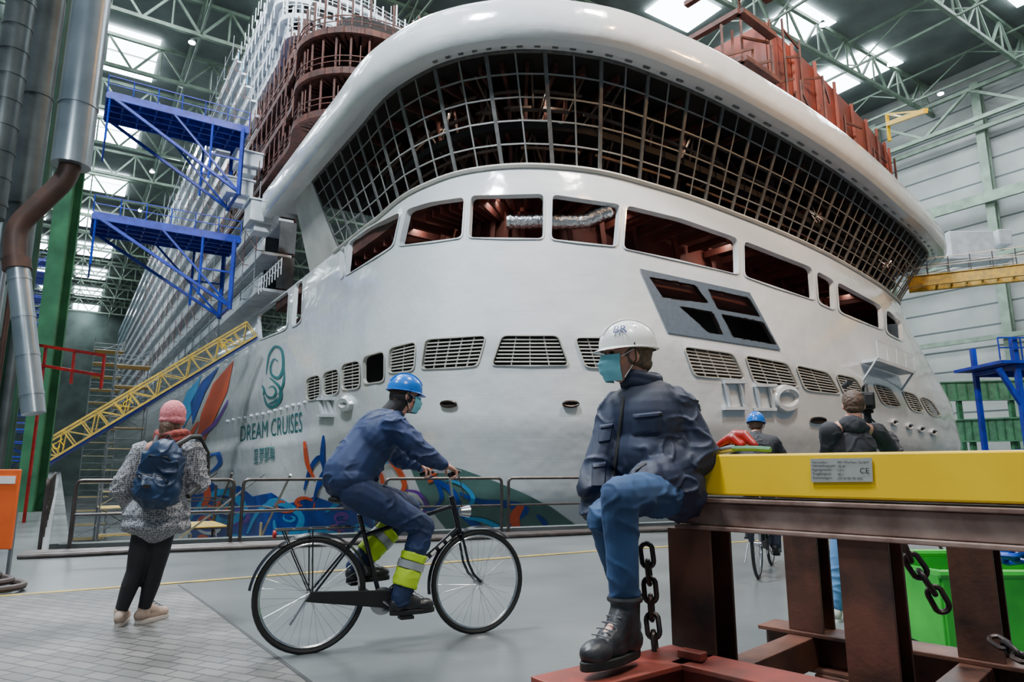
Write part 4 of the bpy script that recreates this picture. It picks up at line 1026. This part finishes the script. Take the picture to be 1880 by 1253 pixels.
# --- seated man
e=empty('person',(.5,2.8,.46),'seated person in white helmet, mask, navy jacket, jeans, hands pocketed','person')
J=dict(hc=P(1152,655,3.0),nk=P(1178,712,3.0),ch=P(1186,785,3.0),pv=P(1205,885,2.98),
 sL=P(1244,748,2.97),eL=P(1288,838,2.93),wL=P(1215,868,2.86),sR=P(1134,752,3.06),eR=P(1100,845,3.0),wR=P(1088,910,2.94),
 hL=P(1230,905,2.92),kL=P(1138,912,2.60),aL=P(1148,1126,2.66),tL=P(1084,1204,2.52),hR=P(1165,905,2.98),kR=P(1112,955,2.80),aR=P(1152,1110,3.0),tR=P(1118,1165,2.86))
J['tR'].z=.51; J['aR'].z=.60
hfm=V((-.97,-.18,-.03)); tfm=V((-.66,-.75,0))
bd,q=body(e,J,hfm,tfm,.007,[(J['wL'],V((-.8,.3,-.25)),V((0,.8,-.2)),V((0,0,1)),.5),(J['wR'],V((.3,.2,-1)),V((1,.2,0)),V((0,-1,0)),.6)])
eyes(e,q); hair(e,J['hc'],hfm,M_hairg); mask(e,J['hc'],hfm)
hl,hh_,R,(rx,ry,rz)=helmet(e,J['hc'],hfm,M_helw,1.0)
def helm_text(s,az0,el0,size,m):
    vs,fs,W_,Hh=textmesh(s); mb=MB()
    for v in vs:
        az=az0+(v.x-W_/2)*size/.12; el=el0+(v.y-Hh/2)*size/.118
        mb.v.append(hh_+R@V((-rx*1.07*math.cos(el)*math.sin(az),ry*1.07*math.cos(el)*math.cos(az),rz*1.07*math.sin(el))))
    mb.f=[list(f) for f in fs]; mk('helmet_lettering',mb,m,hl)
helm_text('BR',1.02,.52,.054,M_hblue); helm_text('BR',1.035,.52,.054,M_hblue)
helm_text('∙',1.52,.74,.06,M_hblue); helm_text('∙',1.6,.58,.06,M_hblue)
mb=MB(); Rt=FR(tfm)
mb.ell(J['ch']+Z*.02,(.185,.145,.20),Rt,20,14); mb.ell(J['ch']-Z*.12,(.185,.16,.17),Rt,20,14); mb.ell(J['pv']+Z*.06,(.19,.155,.17),Rt,20,14); mb.limb([J['nk']-Z*.01,J['ch']],[.085,.14]); mb.ell(J['nk']-Z*.03,(.13,.085,.06),Rt)
mb.limb([J['sL'],J['eL'],J['wL']+V((.02,0,.0))],[.088,.08,.068]); mb.limb([J['sR'],J['eR'],J['wR']+V((0,0,.03))],[.08,.07,.058])
mb.limb([J['nk']-Z*.06,J['sL']],[.075,.085]);mb.limb([J['nk']-Z*.06,J['sR']],[.075,.08])
mb.ell(P(1242,898,2.92),(.125,.12,.13),Rt); mb.limb([P(1086,940,2.94),P(1102,895,2.97)],[.05,.085]); mb.ell(P(1112,922,2.94),(.055,.07,.08),Rt)
mb.limb([P(1214,878,2.84),P(1178,880,2.78)],[.092,.06])
jk=remesh(mb,'jacket',M_navy,e,.007,6,fold=.014,label='navy blue padded work jacket')
mb=MB(); c=J['nk']+Z*.012
for zz in (0,.028): mb.tube([c+V((.07*math.cos(a),.068*math.sin(a),zz+.012*math.sin(a*2))) for a in us(0,6.28,.3)[:-1]],.026,10,True)
remesh(mb,'collar',M_navy,jk,.007,2,fold=.005)
drape(jk,[(1140,724),(1150,724),(1128,900),(1119,900)],.008,M_black,'front_placket',3,20)
for qd in ([(1100,780),(1128,776),(1122,812),(1096,816)],[(1160,760),(1218,754),(1216,798),(1156,804)],[(1086,850),(1116,846),(1112,898),(1084,898)]):
    drape(jk,qd,.009,M_navy,'pocket',8,8)
    qf=[qd[0],qd[1],tuple(V(qd[1]).lerp(V(qd[2]),.28)),tuple(V(qd[0]).lerp(V(qd[3]),.28))]; drape(jk,qf,.015,M_navy,'pocket_flap',8,3)
drape(jk,[(1160,862),(1186,846),(1190,852),(1164,870)],.010,M_black,'pocket_opening',4,3)
mb=MB(); mb.limb([J['hL'],J['kL']],[.102,.074]); mb.limb([J['kL'],J['kL'].lerp(J['aL'],.45),J['aL']+Z*.05],[.076,.068,.056]); mb.ell(J['pv']-Z*.03,(.16,.13,.12),Rt)
mb.limb([J['hR'],J['kR']],[.095,.072]); mb.limb([J['kR'],J['kR'].lerp(J['aR'],.4),J['aR']+Z*.05],[.072,.065,.055]); jn=remesh(mb,'jeans',M_jeans,e,.007,4,fold=.010,label='blue denim jeans')
shoe(e,J['aL'],J['tL'],M_boot,M_ink,name='boot',w=.047,s=1.02,shaft=.05); shoe(e,J['aR'],J['tR'],M_boot,M_ink,name='boot',w=.046,s=1.0,shaft=.05)
# --- woman
e=empty('person',(-2.9,5.46,0),'person in pink beanie and speckled coat standing seen from behind','person')
J=dict(hc=P(318,772,5.52),nk=P(315,808,5.5),ch=P(304,860,5.5),pv=P(289,940,5.48),sR=P(352,828,5.5),eR=P(364,888,5.55),wR=P(348,868,5.78),sL=P(260,832,5.48),eL=P(226,895,5.45),wL=P(234,920,5.68),
 hR=P(302,955,5.5),kR=P(284,1050,5.52),aR=P(264,1122,5.56),tR=P(282,1128,5.74),hL=P(272,955,5.46),kL=P(248,1050,5.46),aL=P(222,1124,5.46),tL=P(196,1133,5.60))
hf=V((.1,1,0)); tf=V((.0,1,0)); 
J['tR'].z=.03; J['tL'].z=.03; J['aR'].z=.11; J['aL'].z=.11; J['tR'].x=J['aR'].x+.06; J['tL'].x=J['aL'].x-.05
bd,q=body(e,J,hf,tf,.008,[(J['wR'],V((-.2,.7,.2)),V((-1,0,0)),V((0,0,1)),.8),(J['wL'],V((.3,.7,-.1)),V((1,0,0)),V((0,0,1)),.8)]); eyes(e,q)
mb=MB(); R=FR(hf); h=J['hc']; mb.ell(h+R@V((0,-.008,.05)),(.094,.108,.112),R,20,14); mb.ell(h+R@V((0,-.01,.0)),(.097,.108,.045),R,20,10); remesh(mb,'beanie',M_pink,e,.008,3,.008,.02)
mb=MB(); mb.ell(h+R@V((0,-.03,-.06)),(.075,.07,.06),R); mb.limb([h+R@V((0,-.07,-.06)),h+R@V((.0,-.09,-.13))],[.06,.05]); remesh(mb,'hair',M_hairb,e,.008,2,.01,.02)
mb=MB(); c=J['nk']
for k in range(3): mb.tube([c+V((.105*math.cos(a),.085*math.sin(a),-.03+.035*k+.012*math.sin(a*2+k))) for a in us(0,6.28,.3)[:-1]],.036,8,True)
remesh(mb,'scarf',M_scarf,e,.008,2,.012,.03)
mb=MB(); Rt=FR(tf); mb.ell(J['ch'],(.205,.15,.19),Rt,20,14); mb.limb([J['ch'],J['pv']-Z*.05],[.18,.195]); mb.ell(J['pv']-Z*.02,(.25,.195,.16),Rt); mb.ell(J['pv']-Z*.1,(.265,.21,.10),Rt)
mb.ell(J['nk']-Z*.06,(.17,.1,.07),Rt)
for k in 'LR': mb.limb([J['s'+k],J['e'+k],J['w'+k]],[.092,.086,.062])
remesh(mb,'coat',M_coat,e,.008,4,fold=.014,label='black and white speckled knee-length coat')
mb=MB()
for k in 'LR': mb.limb([J['h'+k],J['k'+k].lerp(J['h'+k],.35),J['k'+k],J['k'+k].lerp(J['a'+k],.35),J['a'+k]],[.10,.082,.064,.064,.045])
remesh(mb,'leggings',M_black,e,.009,3)
for k in 'LR': shoe(e,J['a'+k]-Z*.03,J['t'+k]+Z*.02,M_beige,M_sole,w=.043)
c=P(296,868,5.25); e2=empty('backpack',c-Z*.25,'dark blue nylon backpack worn on the back of the coat','backpack')
Rb=Matrix.Rotation(.12,3,'Y')
def cb_(x,y,z): return c+Rb@V((x,y,z))
mb=MB(); mb.box(cb_(0,0,-.04),(.29,.16,.36),Rb); mb.ell(cb_(0,0,.12),(.135,.095,.14),Rb); mb.ell(cb_(0,-.02,-.13),(.18,.12,.14),Rb)
remesh(mb,'bag_body',M_pack,e2,.009,22,fold=.016)
mb=MB(); mb.box(cb_(0,-.09,-.12),(.22,.07,.17),Rb); mb.ell(cb_(0,-.11,-.13),(.12,.05,.09),Rb); remesh(mb,'front_pocket',M_pack,e2,.008,12,fold=.010)
for zz,hw,yy in ((.12,.11,-.09),(-.02,.115,-.13)):
    mb=MB(); mb.tube([cb_(-hw,yy+.03,zz-.04),cb_(-hw*.6,yy,zz),cb_(hw*.6,yy,zz),cb_(hw,yy+.03,zz-.04)],.005,6); mk('zip',mb,M_ink,e2)
mb=MB(); mb.box(cb_(0,-.165,-.10),(.05,.01,.025),Rb); mk('brand_patch',mb,M_steeldark,e2)
mb=MB(); mb.tube([cb_(-.05,.02,.22),cb_(0,.0,.28),cb_(.05,.02,.22)],.009,6); mk('grab_handle',mb,M_ink,e2,smooth=True)
for k in(-1,1):
    mb=MB(); mb.tube([c+V((k*.08,.02,.20)),c+V((k*.13,.14,.27)),c+V((k*.15,.26,.28)),c+V((k*.17,.38,.15)),c+V((k*.2,.35,-.05)),c+V((k*.17,.1,-.18))],.02,8); mk('shoulder_strap',mb,M_ink,e2,smooth=True)
# --- bicycles
def bicycle(O,f,lab,m=M_bike):
    f=V(f).normalized(); lf=V((-f.y,f.x,0)); Mx=Matrix.Translation(V(O))@Matrix((f,lf,Z)).transposed().to_4x4()
    e=empty('bicycle',O,lab,'bicycle'); r=.36; WB=1.2
    def Mb(): return MB(Mx)
    for cx in (0,WB):
        mb=Mb(); mb.tube([V((cx+r*math.cos(a)*.965,0,r+r*.965*math.sin(a))) for a in us(0,2*math.pi,.13)[:-1]],.0185,8,True); w=mk('wheel',mb,M_tire,e,smooth=True,label='black tyre and spoked wheel')
        mb=Mb(); mb.tube([V((cx+r*.90*math.cos(a),0,r+r*.90*math.sin(a))) for a in us(0,2*math.pi,.13)[:-1]],.011,6,True); mk('rim',mb,M_chrome,w,smooth=True)
        mb=Mb()
        for k in range(32):
            a=2*math.pi*k/32; sg=.03 if k%2 else -.03; mb.tube([V((cx+.02*math.cos(a+1.2*(1 if k%4<2 else -1)),sg,r+.02*math.sin(a+1.2*(1 if k%4<2 else -1)))),V((cx+r*.9*math.cos(a),0,r+r*.9*math.sin(a)))],.0013,4)
        mk('spokes',mb,M_chrome,w,kind='stuff'); mb=Mb(); mb.cyl(V((cx,-.05,r)),V((cx,.05,r)),.022,.022,12); mk('hub',mb,M_chrome,w,smooth=True)
        mb=Mb(); a0,a1=(.25,3.0) if cx==0 else (.9,3.3)
        L=[V((cx+(r+.03)*math.cos(a),0,r+(r+.03)*math.sin(a))) for a in us(a0,a1,.1)]; vs=[];fs=[]
        for p in L: 
            for y,dz in((-.028,-.01),(0,.004),(.028,-.01)): 
                c=V((cx,0,r)); dd=(p-c).normalized(); vs.append(p+dd*dz+V((0,y,0)))
        for i in range(len(L)-1):
            for j in range(2): a=i*3+j; fs.append((a,a+1,a+4,a+3))
        mb.add(vs,fs); mk('mudguard',mb,m,e,smooth=True)
    BBp=V((.47,0,.29)); ST=V((.30,0,.86)); HT=V((.99,0,.94)); HB=V((1.04,0,.74))
    mb=Mb(); mb.tube([BBp,ST],.016,10); mb.tube([HB,BBp],.022,10); mb.tube([HT+V((0,0,-.04)),V((.345,0,.72))],.016,10); mb.tube([HT+V((-.01,0,.03)),HB+V((.01,0,-.04))],.021,12)
    for y in(-.055,.055): mb.tube([BBp+V((0,y*.6,0)),V((0,y,r))],.009,8); mb.tube([V((.33,y*.3,.76)),V((0,y,r))],.008,8)
    mk('frame',mb,m,e,smooth=True)
    mb=Mb()
    for i in range(6): p=HB.lerp(BBp,.12+.1*i)-V((0,.023,0)); q_=HB.lerp(BBp,.18+.1*i)-V((0,.023,0)); mb.beam(p,q_,.004,.02,up=(0,0,1))
    mk('frame_decal',mb,M_helw,e)
    mb=Mb(); 
    for y in(-.05,.05): mb.tube([HB+V((.01,y*.7,-.03)),V((1.10,y,.5)),V((1.14,y,.42)),V((WB,y,r))],.010,8)
    mb.tube([HB+V((.01,-.05,-.03)),HB+V((.01,.05,-.03))],.014,8); mk('fork',mb,m,e,smooth=True)
    mb=Mb(); mb.tube([HT,V((.965,0,1.10)),V((1.0,0,1.13))],.012,8); mb.tube([V((.86,-.29,1.13)),V((.93,-.24,1.15)),V((1.0,-.1,1.15)),V((1.0,.1,1.15)),V((.93,.24,1.15)),V((.86,.29,1.13))],.011,8); hb=mk('handlebar',mb,M_chrome,e,smooth=True)
    for y in(-1,1):
        mb=Mb(); mb.tube([V((.84,y*.30,1.125)),V((.93,y*.245,1.15))],.016,10); mk('grip',mb,M_ink,hb,smooth=True)
        mb=Mb(); mb.tube([V((.95,y*.2,1.13)),V((.92,y*.26,1.105)),V((.88,y*.30,1.10))],.005,6); mk('brake_lever',mb,M_ink,hb)
    mb=Mb(); mb.tube([V((.98,.06,1.14)),V((1.06,.05,1.11)),V((1.08,.01,.98)),V((1.05,0,.85))],.004,6); mk('brake_cable',mb,M_ink,hb)
    mb=Mb(); mb.cyl(V((1.05,0,.86)),V((1.12,0,.86)),.03,.045,12); mk('headlamp',mb,M_chrome,e,smooth=True)
    mb=Mb(); mb.tube([ST,V((.28,0,.95))],.012,8); mk('seat_post',mb,M_chrome,e)
    mb=Mb(); mb.ell(V((.17,0,.965)),(.09,.085,.03)); mb.ell(V((.29,0,.965)),(.13,.035,.025)); remesh(mb,'saddle',M_ink,e,.008,3)
    mb=Mb(); mb.tube([BBp+V((0,-.06,0)),BBp+V((.14,-.08,-.10))],.009,8); mb.tube([BBp+V((0,.06,0)),BBp+V((-.14,.08,.10))],.009,8); mb.cyl(BBp+V((0,-.05,0)),BBp+V((0,-.045,0)),.09,.09,24); cr_=mk('crank',mb,M_chrome,e,smooth=True)
    for s_ in (1,-1):
        mb=Mb(); mb.box(BBp+V((.14*s_,-.13*s_,-.10*s_)),(.09,.08,.02)); mk('pedal',mb,M_ink,cr_)
    mb=Mb(); mb.prism([V((-.05,-.065,.33)),V((.0,-.065,.39)),V((.5,-.065,.36)),V((.56,-.065,.31)),V((.52,-.065,.24)),V((.0,-.065,.32))],(0,.012,0)); mk('chain_guard',mb,M_ink,e,bevel=.01)
    mb=Mb()
    for y in(-.06,.06): mb.tube([V((-.24,y,.78)),V((.26,y,.78))],.006,6); mb.tube([V((-.02,y,.78)),V((0,y,r))],.005,6); mb.tube([V((-.2,y,.78)),V((0,y,r))],.005,6)
    for x in us(-.24,.2,.11): mb.tube([V((x,-.06,.78)),V((x,.06,.78))],.005,6)
    mk('luggage_rack',mb,M_ink,e); mb=Mb(); mb.cyl(V((-.24,0,.75)),V((-.26,0,.75)),.025,.025,12); mk('rear_reflector',mb,M_redp,e)
    mb=Mb(); mb.tube([V((.02,.09,r)),V((-.1,.12,.16))],.008,6); mk('kick_stand',mb,M_chrome,e)
    return e,(lambda x,y,z:Mx@V((x,y,z))),f,lf
O=V((-1.316,4.69,0)); fb=V((.889,.457,0))
be,B,f,lf=bicycle(O,fb,'black city bicycle with rear rack being ridden across the floor')
def rider(B,f,lf,lab,hm,jm,tm,bands=True,maskon=True,vox=.007,headdir=None):
    e=empty('person',B(.3,0,0),lab,'person')
    J=dict(hc=B(.60,0,1.69),nk=B(.49,0,1.55),ch=B(.40,0,1.40),pv=B(.22,0,1.09),sL=B(.46,.19,1.47),eL=B(.65,.27,1.25),wL=B(.82,.28,1.20),sR=B(.46,-.19,1.47),eR=B(.67,-.28,1.26),wR=B(.80,-.29,1.20),
     hL=B(.25,.09,1.02),kL=B(.70,.12,.88),aL=B(.33,.12,.52),tL=B(.46,.13,.445),hR=B(.25,-.09,1.02),kR=B(.72,-.12,.78),aR=B(.57,-.13,.31),tR=B(.72,-.13,.255))
    hd=headdir or (f-Z*.12); tf=(f*.8-Z*.6)
    bd,q=body(e,J,hd,tf,vox,[(J['wL'],(f*1-Z*.5),V((0,0,-1)),-lf,1.5),(J['wR'],(f*1-Z*.5),V((0,0,-1)),lf,1.5)]); eyes(e,q)
    hair(e,J['hc'],hd,M_hairb); helmet(e,J['hc'],hd,hm); 
    if maskon:
        mask(e,J['hc'],hd)
        R=FR(hd); mb=MB(); mb.ell(J['hc']+R@V((0,-.02,-.01)),(.086,.095,.075),R); mb.limb([J['hc']+R@V((0,-.03,-.05)),J['nk']],[.07,.075]); remesh(mb,'balaclava',M_black,e,.007,3)
    mb=MB(); mb.ell(J['ch'],(.215,.165,.21),FR(tf),20,14); mb.limb([J['nk']-Z*.02,J['ch'],J['pv']+Z*.04],[.09,.17,.185]); mb.ell(J['pv']+Z*.01,(.205,.175,.13),FR(f)); mb.ell(J['nk']-Z*.02,(.09,.09,.06),FR(f))
    for k in 'LR': mb.limb([J['nk'].lerp(J['s'+k],.4)-Z*.02,J['s'+k],J['e'+k],J['w'+k]-f*.02],[.085,.092,.074,.055])
    jk=remesh(mb,'jacket',jm,e,.008,5,fold=.014)
    mb=MB(); mb.tube([J['nk']+V((.08*math.cos(a),.08*math.sin(a),0)) for a in us(0,6.28,.3)[:-1]],.028,8,True); remesh(mb,'collar',jm,jk,.008,2)
    mb=MB(); mb.ell(J['pv']-Z*.03,(.18,.16,.12),FR(f))
    for k in 'LR': mb.limb([J['h'+k],J['k'+k],J['k'+k].lerp(J['a'+k],.4),J['a'+k]],[.125,.09,.084,.07])
    remesh(mb,'trousers',tm,e,.008,4,fold=.014)
    if bands:
        for k in 'LR':
            a,b_=J['k'+k],J['a'+k]
            for t0,t1 in ((.38,.5),(.6,.84)):
                mb=MB(); mb.tube([a.lerp(b_,t0),a.lerp(b_,t1)],[.098-.01*t0,.096-.012*t1],18); bn=remesh(mb,'hi_vis_band',M_hiviz,e,.008,2,fold=.008)
            mb=MB(); mb.tube([a.lerp(b_,.5),a.lerp(b_,.60)],.094,18); mk('reflective_strip',mb,M_refl,bn,smooth=True)
    for k in 'LR': shoe(e,J['a'+k],J['t'+k],M_boot,M_ink,w=.047)
    return e
rider(B,f,lf,'person in blue helmet, navy workwear and hi-vis leg bands cycling',M_helb,M_navyb,M_navyb)
O2=PZ(1393,1062,0)
be2,B2,ff2,lf2=bicycle(V((O2.x,O2.y,0)),(.45,.89,0),'dark bicycle ridden away beyond the steel trestle')
rider(B2,ff2,lf2,'person in blue helmet and dark jacket cycling away',M_helb,M_charc,M_navy,False,False,.009)
# --- cameraman
e=empty('person',(2.6,5.65,0),'person in dark hooded jacket and light jeans filming the ship','person')
hf=V((.35,.94,-.02)); 
J=dict(hc=P(1567,745,5.65),nk=P(1562,778,5.65),ch=P(1562,830,5.65),pv=P(1562,920,5.65),sL=P(1524,792,5.6),eL=P(1522,850,5.75),wL=P(1570,800,5.95),sR=P(1606,795,5.72),eR=P(1645,838,5.8),wR=P(1632,800,6.05),
 hL=P(1550,935,5.6),kL=P(1540,1040,5.62),aL=P(1534,1115,5.65),tL=P(1536,1128,5.85),hR=P(1582,935,5.68),kR=P(1590,1030,5.72),aR=P(1592,1112,5.75),tR=P(1600,1125,5.95))
for k in'LR': J['a'+k].z=.11; J['t'+k].z=.04
bd,q=body(e,J,hf,hf,.008,[(J['wL'],V((.3,.9,.2)),V((1,0,0)),V((0,0,1)),.9),(J['wR'],V((-.3,.9,.1)),V((-1,0,0)),V((0,0,1)),.9)]); eyes(e,q); hair(e,J['hc'],hf,M_hairb,True)
mb=MB(); Rt=FR(hf); mb.ell(J['ch']+Z*.02,(.2,.14,.2),Rt,20,14); mb.limb([J['nk']-Z*.03,J['ch'],J['pv']],[.09,.15,.17]); mb.ell(J['nk']-Z*.04,(.15,.1,.07),Rt)
for k in 'LR': mb.limb([J['s'+k],J['e'+k],J['w'+k]],[.085,.07,.05])
jk=remesh(mb,'jacket',M_charc,e,.009,4,fold=.012); mb=MB(); mb.ell(J['nk']-hf*.08-Z*.02,(.11,.06,.08),Rt); remesh(mb,'hood',M_charc,jk,.009,3,.02,.05)
mb=MB(); mb.ell(J['pv'],(.17,.13,.12),Rt)
for k in 'LR': mb.limb([J['h'+k],J['k'+k],J['a'+k]],[.1,.072,.062])
remesh(mb,'jeans',M_jeanslt,e,.009,3,fold=.009)
for k in 'LR': shoe(e,J['a'+k]-Z*.03,J['t'+k],M_sole,M_helw,w=.045)
c=P(1590,738,6.0); fdir=V((.35,.94,0)).normalized(); Rc=FR(fdir); e=empty('tripod',V((c.x,c.y,0)),'black camera tripod standing by the cameraman','tripod')
tt=c-Z*.16
for ft in (V((tt.x+.45,tt.y-.55,.01)),V((tt.x-.45,tt.y+.3,.01)),V((tt.x+.35,tt.y+.5,.01))):
    mb=MB(); m1=tt.lerp(ft,.5); mb.cyl(tt-Z*.05,m1,.018,.016,8); mb.cyl(m1,ft,.012,.012,8); mb.ell(ft+Z*.015,.018); mk('leg',mb,M_ink,e,smooth=True)
mb=MB(); mb.cyl(tt-Z*.1,tt+Z*.06,.04,.03,14); mb.box(tt+Z*.07,(.09,.12,.02),Rc); mb.tube([tt+Z*.04,J['wR']],.008,8); mk('pan_head',mb,M_ink,e,smooth=True)
e=empty('video_camera',c-Z*.08,'black professional video camera with microphone on a tripod','video camera')
mb=MB(); mb.box(c,(.11,.28,.15),Rc); mk('body',mb,M_ink,e,bevel=.015); mb=MB(); mb.cyl(c+fdir*.13,c+fdir*.26,.045,.055,18); mk('lens',mb,M_ink,e,smooth=True)
mb=MB(); r=Rc@V((1,0,0)); mb.box(c-r*.13+Z*.04-fdir*.02,(.10,.02,.07),Rc); mb.tube([c-r*.06+Z*.03,c-r*.1+Z*.03],.01,6); mk('view_screen',mb,M_ink,e)
mb=MB(); mb.tube([c-fdir*.12+Z*.07,c-fdir*.1+Z*.14,c+fdir*.1+Z*.14,c+fdir*.12+Z*.07],.012,8); mk('handle',mb,M_ink,e,smooth=True)
mb=MB(); mb.cyl(c-r*.12+Z*.17-fdir*.05,c-r*.14+Z*.17+fdir*.22,.025,.025,12); mk('microphone',mb,M_black,e,smooth=True); mb=MB(); mb.box(c-fdir*.17,(.07,.08,.1),Rc); mk('battery',mb,M_ink,e,bevel=.008)
# ---------------------------------------------------------------- light
w=bpy.data.worlds.new('w'); bpy.context.scene.world=w; w.use_nodes=True; bg=w.node_tree.nodes['Background']; bg.inputs[0].default_value=(.56,.80,1,1); bg.inputs[1].default_value=.22
def area(loc,tgt,size,power,col=(.85,.93,1)):
    d=bpy.data.lights.new('added_light','AREA'); d.energy=power; d.size=size; d.color=col; o=bpy.data.objects.new('added_light',d); bpy.context.scene.collection.objects.link(o)  # lights added for brightness, some standing in for skylights and roof lamps
    o.location=V(loc); o.rotation_euler=(V(tgt)-V(loc)).to_track_quat('-Z','Y').to_euler(); return o
area((-16,2,48),(4,32,14),6,42000,(.86,.94,1))  # added key light on the bow, as from an open gate
area((20,10,54),(14,38,14),5,26000,(1,.95,.87))  # second key light added to brighten the bow
area(W(50,6,58),W(54,10,0),10,36000)
area(W(130,6,58),W(130,8,0),14,44000)
area(W(40,90,58),W(40,90,0),14,24000)
area((2.0,0,7.5),(.6,3.2,.5),1.0,290,(1,.95,.88))  # fill light added over the trestle and seated man
area((-5,1,9),(-1.8,5,0),1.5,380)  # fill light added over the left foreground
area((30,22,30),(22,42,19.5),1.0,3200,(1,.52,.18))  # warm light added for an orange glint on the glossy rim
area((16,14,30),(15,34,19),.9,1700,(1,.56,.22))  # second warm light added for the rim glints
for u in (8,10.5,12.5,14.5,16.5):
    p=C3(u,18.3,-2.2); area(p,p-Z*3+N3(u,19)*-1.5,.6,45,(1,.86,.7))  # lights added behind the bridge glazing to brighten the interior
for u in (7.6,9.5,11.5,13,15):
    p=C3(u,13.2,-1.5); area(p,p-Z*3+N3(u,19)*-2.0,.5,55,(1,.88,.75))  # lights added behind the lower windows to brighten the red interior
cam=bpy.data.cameras.new('camera'); co=bpy.data.objects.new('camera',cam); bpy.context.scene.collection.objects.link(co)
co.location=CAM; co.rotation_euler=(math.pi/2+TH,0,0); cam.lens=24; cam.sensor_width=36; cam.clip_end=1000; cam.clip_start=.05
bpy.context.scene.camera=co
